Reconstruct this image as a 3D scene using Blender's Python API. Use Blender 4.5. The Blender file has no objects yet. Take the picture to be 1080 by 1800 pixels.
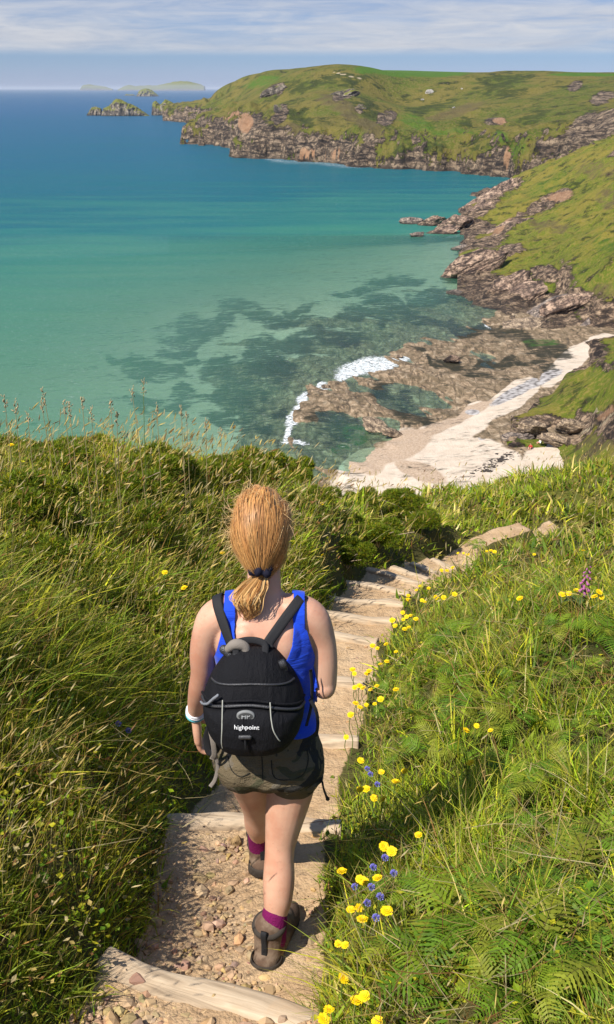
import bpy, bmesh, math, random
import numpy as np
from mathutils import Vector, Matrix
from mathutils.bvhtree import BVHTree
random.seed(7); RNG = np.random.default_rng(11)
SC = bpy.context.scene
COL = SC.collection

# ------------------------------------------------------------------ camera
FPX = 1900.0; HC = 50.0; PITCH = math.atan(745 / FPX)
cam = bpy.data.cameras.new('camera'); cam.sensor_fit = 'VERTICAL'; cam.sensor_height = 36; cam.lens = 36 * FPX / 1800
cam.clip_start = 0.05; cam.clip_end = 150000
camo = bpy.data.objects.new('camera', cam); COL.objects.link(camo)
camo.location = (0, 0, HC); camo.rotation_euler = (math.pi / 2 - PITCH, 0, 0)
SC.camera = camo

# ------------------------------------------------------------------ light
SUN_EL = math.radians(50); SUN_AZ = math.atan2(-0.70, -0.71)       # direction towards the sun, from +Y clockwise
SDIR = Vector((math.sin(SUN_AZ) * math.cos(SUN_EL), math.cos(SUN_AZ) * math.cos(SUN_EL), math.sin(SUN_EL)))
sl = bpy.data.lights.new('sun', 'SUN'); sl.energy = 5.0; sl.angle = math.radians(0.5); sl.color = (1.0, 0.945, 0.86)
so = bpy.data.objects.new('sun', sl); COL.objects.link(so); so.location = (-20, -20, 90)
so.rotation_euler = SDIR.to_track_quat('Z', 'Y').to_euler()
W = bpy.data.worlds.new('World'); SC.world = W; W.use_nodes = True
SC.view_settings.view_transform = 'Standard'; SC.view_settings.look = 'None'
SC.view_settings.exposure = 0.42; SC.view_settings.gamma = 1.0
try: SC.view_settings.use_curve_mapping = False
except Exception: pass
SC.render.engine = 'CYCLES'
SC.cycles.max_bounces = 6; SC.cycles.transparent_max_bounces = 12; SC.cycles.diffuse_bounces = 3
SC.cycles.volume_bounces = 0


class NT:
    """small helper round a node tree"""
    def __init__(s, tree):
        s.t = tree; tree.nodes.clear()
    def n(s, typ, ins=None, **props):
        nd = s.t.nodes.new(typ)
        for k, v in props.items(): setattr(nd, k, v)
        for k, v in (ins or {}).items(): s.put(nd.inputs[k], v)
        return nd
    def put(s, sock, v):
        if isinstance(v, bpy.types.NodeSocket): s.t.links.new(v, sock)
        elif v is not None:
            if isinstance(v, (tuple, list)) and len(v) == 3 and sock.type == 'RGBA': v = tuple(v) + (1,)
            sock.default_value = v
    def pos(s): return s.n('ShaderNodeNewGeometry').outputs['Position']
    def nor(s): return s.n('ShaderNodeNewGeometry').outputs['Normal']
    def obj(s): return s.n('ShaderNodeTexCoord').outputs['Object']
    def map(s, vec, scale=(1, 1, 1), rot=(0, 0, 0), loc=(0, 0, 0)):
        return s.n('ShaderNodeMapping', {'Vector': vec, 'Scale': scale, 'Rotation': rot, 'Location': loc}).outputs[0]
    def noise(s, vec, scale, detail=4, rough=0.55, dist=0.0):
        return s.n('ShaderNodeTexNoise', {'Vector': vec, 'Scale': scale, 'Detail': detail, 'Roughness': rough, 'Distortion': dist}).outputs[0]
    def voro(s, vec, scale, feature='F1', out='Distance'):
        return s.n('ShaderNodeTexVoronoi', {'Vector': vec, 'Scale': scale}, feature=feature).outputs[out]
    def wave(s, vec, scale, dist=2, detail=3, dscale=1.0):
        return s.n('ShaderNodeTexWave', {'Vector': vec, 'Scale': scale, 'Distortion': dist, 'Detail': detail, 'Detail Scale': dscale}).outputs['Fac']
    def attr(s, name, out='Fac'):
        return s.n('ShaderNodeAttribute', attribute_name=name).outputs[out]
    def ramp(s, fac, stops, interp='LINEAR'):
        nd = s.n('ShaderNodeValToRGB', {'Fac': fac}); cr = nd.color_ramp; cr.interpolation = interp
        while len(cr.elements) < len(stops): cr.elements.new(0.5)
        for e, (p, c) in zip(cr.elements, stops):
            e.position = p; e.color = (c, c, c, 1) if not isinstance(c, (tuple, list)) else tuple(c) + (1,)
        return nd.outputs[0]
    def rampf(s, fac, lo, hi, a=0.0, b=1.0):
        return s.n('ShaderNodeMapRange', {'Value': fac, 'From Min': lo, 'From Max': hi, 'To Min': a, 'To Max': b}, interpolation_type='SMOOTHSTEP').outputs[0]
    def mix(s, fac, a, b, blend='MIX'):
        nd = s.n('ShaderNodeMix', data_type='RGBA', blend_type=blend)
        s.put(nd.inputs[0], fac); s.put(nd.inputs[6], a); s.put(nd.inputs[7], b)
        return nd.outputs[2]
    def m(s, op, a, b=None, c=None):
        nd = s.n('ShaderNodeMath', operation=op)
        for i, v in enumerate((a, b, c)):
            if v is not None: s.put(nd.inputs[i], v)
        return nd.outputs[0]
    def bump(s, h, strength=0.5, dist=0.01):
        return s.n('ShaderNodeBump', {'Height': h, 'Strength': strength, 'Distance': dist}).outputs[0]
    def bsdf(s, col, rough=0.8, normal=None, spec=0.3, **kw):
        ins = {'Base Color': col, 'Roughness': rough, 'Specular IOR Level': spec}
        if normal is not None: ins['Normal'] = normal
        ins.update(kw)
        return s.n('ShaderNodeBsdfPrincipled', ins).outputs[0]
    def out(s, sh):
        o = s.n('ShaderNodeOutputMaterial'); s.t.links.new(sh, o.inputs['Surface'])


def material(name):
    m = bpy.data.materials.new(name); m.use_nodes = True
    return m, NT(m.node_tree)


# ------------------------------------------------------------------ world: Nishita sky with a veil of cloud low over the horizon
w = NT(W.node_tree)
sky = w.n('ShaderNodeTexSky', sky_type='NISHITA')
sky.sun_disc = False; sky.sun_elevation = SUN_EL; sky.sun_rotation = SUN_AZ; sky.altitude = 60
sky.air_density = 1.0; sky.dust_density = 0.6; sky.ozone_density = 1.6
dv = w.n('ShaderNodeTexCoord').outputs['Generated']
sx = w.n('ShaderNodeSeparateXYZ', {0: dv}); el = sx.outputs['Z']
az = w.m('ARCTAN2', sx.outputs['X'], sx.outputs['Y'])
cv = w.n('ShaderNodeCombineXYZ', {0: w.m('MULTIPLY', az, 2.6), 1: w.m('MULTIPLY', el, 34.0), 2: 0.0}).outputs[0]
n1 = w.noise(w.map(cv, loc=(3.1, 0, 0)), 1.0, 7, 0.6, 0.4)
n2 = w.noise(w.map(cv, scale=(2.2, 1.3, 1), loc=(9, 4, 2)), 2.6, 6, 0.62, 0.6)
n3 = w.noise(w.map(cv, scale=(0.5, 1.0, 1), loc=(1, 7.3, 5)), 1.3, 5, 0.5, 0.2)
env = w.m('MULTIPLY', w.rampf(el, 0.024, 0.034), w.rampf(el, 0.115, 0.05))
cl = w.m('ADD', w.m('MULTIPLY', n1, 0.75), w.m('ADD', w.m('MULTIPLY', n2, 0.42), w.m('MULTIPLY', n3, 0.3)))
thr = w.n('ShaderNodeMapRange', {'Value': el, 'From Min': 0.03, 'From Max': 0.078, 'To Min': 0.0, 'To Max': 0.15}).outputs[0]
mask = w.m('MULTIPLY', env, w.rampf(w.m('SUBTRACT', cl, thr), 0.36, 0.86))
mask = w.m('MULTIPLY', mask, 0.92)
shade = w.ramp(n2, [(0.3, (3.9, 4.1, 4.7)), (0.65, (5.1, 5.15, 5.4))])
tint = w.ramp(el, [(0.0, (0.62, 0.76, 1.35)), (0.022, (0.42, 0.58, 1.02)), (0.07, (0.30, 0.44, 0.80)), (0.3, (0.85, 0.9, 1.0))])
base = w.mix(1.0, sky.outputs[0], tint, 'MULTIPLY')
bg = w.n('ShaderNodeBackground', {'Color': w.mix(mask, base, shade), 'Strength': 0.10})
wo = w.n('ShaderNodeOutputWorld'); W.node_tree.links.new(bg.outputs[0], wo.inputs[0])

# ------------------------------------------------------------------ projection helpers (a pixel of the 1080 x 1800 photograph to a point)
CP, SP = math.cos(PITCH), math.sin(PITCH)
def ray(px, py):
    u = (px - 540) / FPX; v = -(py - 900) / FPX
    return np.array((u, CP + v * SP, -SP + v * CP))
def U(px, py, Y):
    r = ray(px, py); t = Y / r[1]; return np.array((r[0] * t, Y, HC + r[2] * t))
def S(px, py, z=0.0):
    r = ray(px, py); t = (z - HC) / r[2]; return np.array((r[0] * t, r[1] * t, z))
def PROJ(P):
    P = np.asarray(P, float); d = P - np.array((0, 0, HC))
    dep = d[..., 1] * CP - d[..., 2] * SP; up = d[..., 1] * SP + d[..., 2] * CP
    dep = np.where(np.abs(dep) < 1e-6, 1e-6, dep)
    return 540 + FPX * d[..., 0] / dep, 900 - FPX * up / dep, dep

# ------------------------------------------------------------------ numpy noise, splines, meshes
def _h(ix, iy, iz, seed):
    n = (ix.astype(np.int64) * 374761393 + iy.astype(np.int64) * 668265263 + iz.astype(np.int64) * 2147483647 + seed * 974634777) & 0xFFFFFFFF
    n = ((n ^ (n >> 13)) * 1274126177) & 0xFFFFFFFF
    n = ((n ^ (n >> 16)) * 2246822519) & 0xFFFFFFFF
    return ((n ^ (n >> 15)) & 0xFFFFFF) / float(0xFFFFFF)
def vn(x, y, z=None, seed=0):
    x = np.asarray(x, float); y = np.asarray(y, float); z = np.zeros_like(x) if z is None else np.asarray(z, float)
    x, y, z = np.broadcast_arrays(x, y, z)
    fx, fy, fz = np.floor(x), np.floor(y), np.floor(z)
    tx, ty, tz = x - fx, y - fy, z - fz
    q = lambda t: t * t * t * (t * (t * 6 - 15) + 10)
    tx, ty, tz = q(tx), q(ty), q(tz)
    r = 0
    for a in (0, 1):
        for b in (0, 1):
            for c in (0, 1):
                wgt = (tx if a else 1 - tx) * (ty if b else 1 - ty) * (tz if c else 1 - tz)
                r = r + wgt * _h(fx + a, fy + b, fz + c, seed)
    return r * 2 - 1
def fbm(x, y, z=None, oct=4, seed=0, gain=0.5):
    r = 0; a = 1.0; f = 1.0; tot = 0
    for i in range(oct):
        r = r + a * vn(np.asarray(x) * f, np.asarray(y) * f, None if z is None else np.asarray(z) * f, seed + i * 17); tot += a; a *= gain; f *= 2.03
    return r / tot
def ridged(x, y, z=None, oct=4, seed=0):
    r = 0; a = 1.0; f = 1.0; tot = 0
    for i in range(oct):
        r = r + a * (1 - np.abs(vn(np.asarray(x) * f, np.asarray(y) * f, None if z is None else np.asarray(z) * f, seed + i * 31)) * 2); tot += a; a *= 0.5; f *= 2.1
    return r / tot
def sstep(x, a, b):
    t = np.clip((np.asarray(x, float) - a) / (b - a), 0, 1); return t * t * (3 - 2 * t)

class TPS:
    def __init__(s, P, lam=0.0):
        P = np.asarray(P, float); s.c = P[:, :2].mean(0); s.k = max(1e-6, np.abs(P[:, :2] - s.c).max())
        s.xy = (P[:, :2] - s.c) / s.k; n = len(P)
        K = s.u(np.linalg.norm(s.xy[:, None] - s.xy[None], axis=2)) + lam * np.eye(n)
        A = np.zeros((n + 3, n + 3)); A[:n, :n] = K; A[:n, n] = 1; A[:n, n + 1:] = s.xy; A[n:, :n] = A[:n, n:].T
        b = np.zeros(n + 3); b[:n] = P[:, 2]
        s.w = np.linalg.lstsq(A, b, rcond=None)[0]
    @staticmethod
    def u(r): return np.where(r > 1e-9, r * r * np.log(np.maximum(r, 1e-9)), 0)
    def __call__(s, x, y):
        x = np.asarray(x, float); y = np.asarray(y, float); sh = x.shape
        q = (np.stack([x.ravel(), y.ravel()], 1) - s.c) / s.k; o = np.empty(len(q)); n = len(s.xy)
        for i in range(0, len(q), 20000):
            c = q[i:i + 20000]
            o[i:i + 20000] = s.u(np.linalg.norm(c[:, None] - s.xy[None], axis=2)) @ s.w[:n] + s.w[n] + c @ s.w[n + 1:]
        return o.reshape(sh)

def prop(o, **kw):
    for k, v in kw.items():
        if v is not None: o[k] = v
    return o
def mesh_np(V, F, attrs=None, smooth=True):
    """V (n,3); F an array of tris or quads, or a list of such arrays"""
    V = np.asarray(V, np.float32); Fs = [np.asarray(f, np.int32) for f in (F if isinstance(F, list) else [F])]
    Fs = [f for f in Fs if len(f)]
    me = bpy.data.meshes.new('mesh'); me.vertices.add(len(V)); me.vertices.foreach_set('co', V.ravel())
    nl = sum(f.size for f in Fs); npo = sum(len(f) for f in Fs)
    me.loops.add(nl); me.polygons.add(npo)
    me.loops.foreach_set('vertex_index', np.concatenate([f.ravel() for f in Fs]))
    tot = np.concatenate([np.full(len(f), f.shape[1], np.int32) for f in Fs])
    st = np.concatenate([[0], np.cumsum(tot)[:-1]]).astype(np.int32)
    me.polygons.foreach_set('loop_start', st)
    try: me.polygons.foreach_set('loop_total', tot)
    except Exception: pass
    me.polygons.foreach_set('use_smooth', np.full(npo, bool(smooth)))
    for k, a in (attrs or {}).items():
        a = np.asarray(a, np.float32)
        if a.ndim == 1:
            at = me.attributes.new(k, 'FLOAT', 'POINT'); at.data.foreach_set('value', a)
        else:
            if a.shape[1] == 3: a = np.concatenate([a, np.ones((len(a), 1), np.float32)], 1)
            at = me.attributes.new(k, 'FLOAT_COLOR', 'POINT'); at.data.foreach_set('color', a.ravel())
    me.update(calc_edges=True); me.validate()
    return me
def add(name, me, mat, parent=None, loc=None, rot=None, scale=None, **kw):
    o = bpy.data.objects.new(name, me); COL.objects.link(o)
    if me is not None and mat is not None and not me.materials:
        for m_ in (mat if isinstance(mat, (list, tuple)) else [mat]): me.materials.append(m_)
    if parent is not None: o.parent = parent
    if loc is not None: o.location = tuple(float(a) for a in loc)
    if rot is not None: o.rotation_euler = rot
    if scale is not None: o.scale = (scale,) * 3 if isinstance(scale, (int, float)) else scale
    return prop(o, **kw)
def empty(name, loc=(0, 0, 0), rot=(0, 0, 0), scale=1.0, **kw):
    o = bpy.data.objects.new(name, None); COL.objects.link(o); o.location = tuple(float(a) for a in loc); o.rotation_euler = rot
    o.scale = (scale,) * 3; o.empty_display_size = 0.1
    return prop(o, **kw)
def copy_thing(root, loc, rot, scale, **kw):
    c = root.copy(); COL.objects.link(c); c.location = tuple(float(a) for a in loc); c.rotation_euler = rot; c.scale = (scale,) * 3
    for ch in list(root.children):
        d = ch.copy(); COL.objects.link(d); d.parent = c
        for g in list(ch.children):
            e = g.copy(); COL.objects.link(e); e.parent = d
    return prop(c, **kw)
def grid_faces(nr, nc, wrap=False):
    i = np.arange(nr - 1)[:, None]; j = np.arange(nc if wrap else nc - 1)[None]
    j2 = (j + 1) % nc
    return np.stack([i * nc + j, i * nc + j2, (i + 1) * nc + j2, (i + 1) * nc + j], -1).reshape(-1, 4)
def catmull(P, n):
    P = np.asarray(P, float); Q = np.vstack([2 * P[0] - P[1], P, 2 * P[-1] - P[-2]]); out = []
    for i in range(len(P) - 1):
        a, b, c, d = Q[i:i + 4]
        for t in np.linspace(0, 1, n, endpoint=False):
            out.append(0.5 * (2 * b + (c - a) * t + (2 * a - 5 * b + 4 * c - d) * t * t + (3 * b - a - 3 * c + d) * t ** 3))
    out.append(P[-1]); return np.array(out)
def tube(P, R, n=14, sub=5, flat=1.0, up=(0, 0, 1), caps=True):
    """closed tapered tube along points P with radii R; flat squeezes it across 'up x tangent'"""
    A = catmull(np.concatenate([np.asarray(P, float), np.asarray(R, float).reshape(-1, 1)], 1), sub)
    C = A[:, :3]; r = np.maximum(A[:, 3], 1e-4)
    T = np.gradient(C, axis=0); T /= np.linalg.norm(T, axis=1)[:, None] + 1e-12
    if caps:
        k = np.array([1.0, 0.9, 0.68, 0.35])
        s0 = [(C[0] - T[0] * r[0] * math.sqrt(1 - q * q), r[0] * q, T[0]) for q in k[::-1][:-1]]
        s1 = [(C[-1] + T[-1] * r[-1] * math.sqrt(1 - q * q), r[-1] * q, T[-1]) for q in k[1:]]
        C = np.vstack([[a[0] for a in s0], C, [a[0] for a in s1]])
        r = np.concatenate([[a[1] for a in s0], r, [a[1] for a in s1]]); T = np.vstack([[a[2] for a in s0], T, [a[2] for a in s1]])
    upv = np.asarray(up, float); X = np.cross(np.broadcast_to(upv, T.shape), T); ln = np.linalg.norm(X, axis=1)
    alt = np.cross(np.broadcast_to((0, 1.0, 0.02), T.shape), T); X = np.where(ln[:, None] < 0.15, alt, X)
    X /= np.linalg.norm(X, axis=1)[:, None] + 1e-12
    for i in range(1, len(X)):                      # carry the frame along so that the rings never twist
        x_ = X[i - 1] - T[i] * np.dot(X[i - 1], T[i]); X[i] = x_ / (np.linalg.norm(x_) + 1e-12)
    Y = np.cross(T, X); a = np.linspace(0, 2 * math.pi, n, endpoint=False)
    V = C[:, None] + r[:, None, None] * (np.cos(a)[None, :, None] * X[:, None] * flat + np.sin(a)[None, :, None] * Y[:, None])
    F = [grid_faces(len(C), n, True)]
    V = V.reshape(-1, 3); nv = len(V); V = np.vstack([V, C[:1], C[-1:]])
    j = np.arange(n); L = (len(C) - 1) * n
    F.append(np.stack([np.full(n, nv), (j + 1) % n, j], 1)); F.append(np.stack([np.full(n, nv + 1), L + j, L + (j + 1) % n], 1))
    return V, F
def loft(rings, n=32, p=2.0, sub=4):
    """stacked horizontal super-ellipses (cx, cy, cz, rx, ry); closed"""
    A = catmull(np.asarray(rings, float), sub); a = np.linspace(0, 2 * math.pi, n, endpoint=False)
    c, s = np.cos(a), np.sin(a); ex = np.sign(c) * np.abs(c) ** (2 / p); ey = np.sign(s) * np.abs(s) ** (2 / p)
    V = np.stack([A[:, 0:1] + A[:, 3:4] * ex, A[:, 1:2] + A[:, 4:5] * ey, np.repeat(A[:, 2:3], n, 1)], -1).reshape(-1, 3)
    nv = len(V); V = np.vstack([V, A[:1, :3], A[-1:, :3]]); j = np.arange(n); L = (len(A) - 1) * n
    return V, [grid_faces(len(A), n, True), np.stack([np.full(n, nv), (j + 1) % n, j], 1), np.stack([np.full(n, nv + 1), L + j, L + (j + 1) % n], 1)]
def join(parts):
    """parts: list of (V, F or list of F)"""
    Vs, F3, F4, off = [], [], [], 0
    for V, F in parts:
        for f in (F if isinstance(F, list) else [F]):
            f = np.asarray(f)
            if len(f): (F3 if f.shape[1] == 3 else F4).append(f + off)
        Vs.append(np.asarray(V, float)); off += len(V)
    return np.vstack(Vs), ([np.vstack(F3)] if F3 else []) + ([np.vstack(F4)] if F4 else [])
def fuse(parts, voxel, smooth=4, name='tmp'):
    """union of closed shapes as ONE continuous skin"""
    V, F = join(parts); me = mesh_np(V, F); o = bpy.data.objects.new(name, me); COL.objects.link(o)
    r = o.modifiers.new('r', 'REMESH'); r.mode = 'VOXEL'; r.voxel_size = voxel; r.use_smooth_shade = True
    if smooth:
        s = o.modifiers.new('s', 'SMOOTH'); s.factor = 0.5; s.iterations = smooth
    dg = bpy.context.evaluated_depsgraph_get(); ev = o.evaluated_get(dg)
    res = bpy.data.meshes.new_from_object(ev); bpy.data.objects.remove(o); bpy.data.meshes.remove(me)
    return res
def get_vft(me):
    V = np.empty(len(me.vertices) * 3, np.float32); me.vertices.foreach_get('co', V)
    N = np.empty(len(me.vertices) * 3, np.float32); me.vertices.foreach_get('normal', N)
    me.calc_loop_triangles(); T = np.empty(len(me.loop_triangles) * 3, np.int32); me.loop_triangles.foreach_get('vertices', T)
    return V.reshape(-1, 3).astype(float), N.reshape(-1, 3).astype(float), T.reshape(-1, 3)
def clip(V, T, s):
    """keep the part of a triangle mesh where s > 0, cut cleanly along s = 0"""
    out = []; V = list(map(tuple, V)); cache = {}
    def cut(a, b):
        k = (min(a, b), max(a, b))
        if k not in cache:
            t = s[a] / (s[a] - s[b]); cache[k] = len(V); V.append(tuple(np.array(V[a]) * (1 - t) + np.array(V[b]) * t))
        return cache[k]
    pos = s > 0
    full = pos[T].all(1); out = [tuple(t) for t in T[full]]
    part = T[pos[T].any(1) & ~full]
    for tri in part:
        poly = []
        for i in range(3):
            a, b = tri[i], tri[(i + 1) % 3]
            if pos[a]: poly.append(a)
            if pos[a] != pos[b]: poly.append(cut(a, b))
        for i in range(1, len(poly) - 1): out.append((poly[0], poly[i], poly[i + 1]))
    V = np.array(V); T = np.array(out); u, inv = np.unique(T, return_inverse=True)
    return V[u], inv.reshape(-1, 3)
def ellmask(px, py, blobs, warp=0.0, seed=3, freq=0.03):
    """soft union of ellipses (x, y, rx, ry, angle) drawn over points whose photo position is px, py"""
    if warp:
        wx = fbm(px * freq, py * freq, oct=3, seed=seed) * warp; wy = fbm(px * freq, py * freq, oct=3, seed=seed + 50) * warp * 0.6
        px, py = px + wx, py + wy
    r = np.zeros_like(px)
    for b in blobs:
        x, y, rx, ry = b[:4]; an = math.radians(b[4] if len(b) > 4 else 0); c, s_ = math.cos(an), math.sin(an)
        dx, dy = px - x, py - y; u = (dx * c + dy * s_) / rx; v = (-dx * s_ + dy * c) / ry
        r = np.maximum(r, 1 - sstep(np.sqrt(u * u + v * v), 0.55, 1.15))
    return r

# ================================================================== MATERIALS OF THE SETTING
def mat_hill(name, k, bright=1.0, warm=(1.05, 1.0, 1.0), rocktint=((0.34, 0.25, 0.165), (0.155, 0.110, 0.078), (0.032, 0.026, 0.022))):
    """grassy hill with rock where 'rock' is high; k scales the texture to the distance (bigger = finer)"""
    m, t = material(name); p = t.pos()
    a1 = t.noise(p, 0.035 * k, 6, 0.6, 0.5); a2 = t.noise(p, 0.16 * k, 7, 0.65, 0.3); a3 = t.noise(p, 0.9 * k, 5, 0.7)
    g = t.mix(t.rampf(a1, 0.42, 0.58), (0.085 * bright, 0.115 * bright, 0.013), (0.150 * bright, 0.135 * bright, 0.026))
    g = t.mix(t.rampf(a2, 0.50, 0.62), g, (0.045, 0.058, 0.010))
    g = t.mix(t.m('MULTIPLY', t.rampf(a3, 0.47, 0.60), 0.75), g, (0.19 * bright, 0.155 * bright, 0.05))
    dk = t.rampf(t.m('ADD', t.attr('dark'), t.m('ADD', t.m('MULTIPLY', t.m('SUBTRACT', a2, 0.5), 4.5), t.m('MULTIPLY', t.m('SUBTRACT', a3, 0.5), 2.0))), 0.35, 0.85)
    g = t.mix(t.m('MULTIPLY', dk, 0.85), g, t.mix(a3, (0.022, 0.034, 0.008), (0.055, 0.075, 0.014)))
    br = t.rampf(t.m('ADD', t.attr('field'), t.m('MULTIPLY', t.m('SUBTRACT', a2, 0.5), 1.6)), 0.3, 0.9)
    g = t.mix(br, g, t.mix(a2, (0.055, 0.135, 0.010), (0.085, 0.165, 0.014)))
    hz = t.rampf(t.m('ADD', t.attr('heath'), t.m('MULTIPLY', t.m('SUBTRACT', a2, 0.5), 1.5)), 0.35, 0.75)
    g = t.mix(t.m('MULTIPLY', hz, 0.75), g, t.mix(a3, (0.085, 0.07, 0.03), (0.17, 0.13, 0.055)))
    # rock: tilted beds, cracks; lit faces and shaded crevices partly painted into the colour
    st = t.map(p, scale=(0.22 * k, 0.22 * k, 1.0 * k), rot=(0.5, 0.65, 0.3))
    b1 = t.noise(st, 0.55, 8, 0.7, 1.2); b2 = t.noise(p, 0.5 * k, 8, 0.68, 0.2)
    cr = t.voro(t.map(p, scale=(0.35 * k, 0.35 * k, 0.16 * k), rot=(0.1, 0.35, 0.0)), 1.0, 'DISTANCE_TO_EDGE')
    rk = t.ramp(b1, [(0.40, rocktint[2]), (0.475, rocktint[1]), (0.55, rocktint[0]), (0.66, tuple(min(0.6, c * 1.35) for c in rocktint[0]))])
    rk = t.mix(t.rampf(b2, 0.43, 0.54), t.mix(0.75, rk, rocktint[2]), rk)
    rk = t.mix(t.m('MULTIPLY', t.rampf(cr, 0.05, 0.0), 0.7), rk, rocktint[2])
    red = t.rampf(t.attr('red'), 0.3, 0.7); rk = t.mix(t.m('MULTIPLY', red, 0.75), rk, t.mix(b2, (0.42, 0.20, 0.10), (0.52, 0.33, 0.19)))
    f = t.rampf(t.m('ADD', t.attr('rock'), t.m('ADD', t.m('MULTIPLY', t.m('SUBTRACT', a2, 0.5), 2.4), t.m('MULTIPLY', t.m('SUBTRACT', a3, 0.5), 1.8))), 0.42, 0.60)
    g = t.mix(1.0, g, warm, 'MULTIPLY'); tr = t.attr('track'); c = t.mix(f, g, rk); c = t.mix(t.rampf(tr, 0.4, 0.8), c, (0.42, 0.34, 0.22))
    wet = t.rampf(t.n('ShaderNodeSeparateXYZ', {0: p}).outputs['Z'], 2.2, 0.4)
    c = t.mix(t.m('MULTIPLY', wet, t.m('MULTIPLY', f, 0.5)), c, (0.035, 0.03, 0.026))
    hgt = t.m('ADD', t.m('MULTIPLY', f, t.m('ADD', t.m('MULTIPLY', b1, 1.6), t.m('MULTIPLY', b2, 1.4))), t.m('ADD', a3, t.m('MULTIPLY', a2, 1.4)))
    t.out(t.bsdf(c, 0.9, t.bump(hgt, 0.9, 1.3 / k), 0.15))
    return m
M_FAR = mat_hill('headland turf and cliff', 0.55, 1.0)
M_MID = mat_hill('cove turf and rock', 1.6, 1.3, (1.05, 1.0, 1.05), ((0.44, 0.31, 0.20), (0.20, 0.135, 0.090), (0.036, 0.027, 0.022)))

def mat_rock(name, k=1.0, cols=((0.34, 0.27, 0.21), (0.18, 0.14, 0.12), (0.05, 0.043, 0.04)), grass=0.0, strata=True, wetz=None):
    m, t = material(name); p = t.obj(); pw = t.pos()
    st = t.map(p, scale=(0.5 * k, 0.5 * k, 3.2 * k) if strata else (k, k, k))
    b1 = t.noise(st, 1.0, 8, 0.68, 0.7); b2 = t.noise(p, 2.3 * k, 8, 0.66)
    cr = t.voro(t.map(p, scale=(0.9 * k, 0.9 * k, 1.7 * k)), 1.0, 'DISTANCE_TO_EDGE')
    c = t.ramp(b1, [(0.40, cols[2]), (0.475, cols[1]), (0.55, cols[0]), (0.66, tuple(min(0.65, a * 1.4) for a in cols[0]))])  # rock tones, contrast widened to paint in lit beds and shaded crevices
    c = t.mix(t.rampf(b2, 0.43, 0.54), t.mix(0.7, c, cols[2]), c)
    c = t.mix(t.m('MULTIPLY', t.rampf(cr, 0.04, 0.0), 0.6), c, cols[2])
    if wetz is not None:
        z = t.n('ShaderNodeSeparateXYZ', {0: pw}).outputs['Z']
        c = t.mix(t.m('MULTIPLY', t.rampf(t.m('ADD', z, t.m('MULTIPLY', b2, wetz)), wetz * 1.3, wetz * 0.6), 0.75), c, (0.03, 0.026, 0.02))
    if grass:
        nz = t.n('ShaderNodeSeparateXYZ', {0: t.nor()}).outputs['Z']; a = t.noise(p, 1.5 * k, 5)
        oz = t.n('ShaderNodeSeparateXYZ', {0: p}).outputs['Z']
        f = t.rampf(t.m('ADD', t.m('ADD', nz, t.m('MULTIPLY', oz, 0.012)), t.m('MULTIPLY', t.m('SUBTRACT', a, 0.5), 1.1)), 0.72 / grass, 0.9 / grass)
        c = t.mix(f, c, t.mix(b2, (0.10, 0.12, 0.015), (0.20, 0.19, 0.035)))
    t.out(t.bsdf(c, 0.85, t.bump(t.m('ADD', b1, b2), 0.8, 0.35 / k), 0.2))
    return m
M_ROCK = mat_rock('layered shore rock', 0.7, wetz=1.6)
M_SLAB = mat_rock('purple brown slab rock', 0.42, ((0.43, 0.30, 0.21), (0.19, 0.125, 0.092), (0.036, 0.027, 0.023)), wetz=1.2)
M_ISLE = mat_rock('islet rock with turf', 0.10, ((0.30, 0.25, 0.19), (0.15, 0.12, 0.095), (0.045, 0.04, 0.035)), grass=1.0, strata=False, wetz=4)
M_WHITE = mat_rock('pale quartz rock', 0.5, ((0.62, 0.58, 0.52), (0.5, 0.46, 0.40), (0.22, 0.2, 0.18)))
M_BUFF = mat_rock('buff boulder', 1.2, ((0.44, 0.33, 0.22), (0.26, 0.19, 0.13), (0.08, 0.06, 0.045)))

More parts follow.
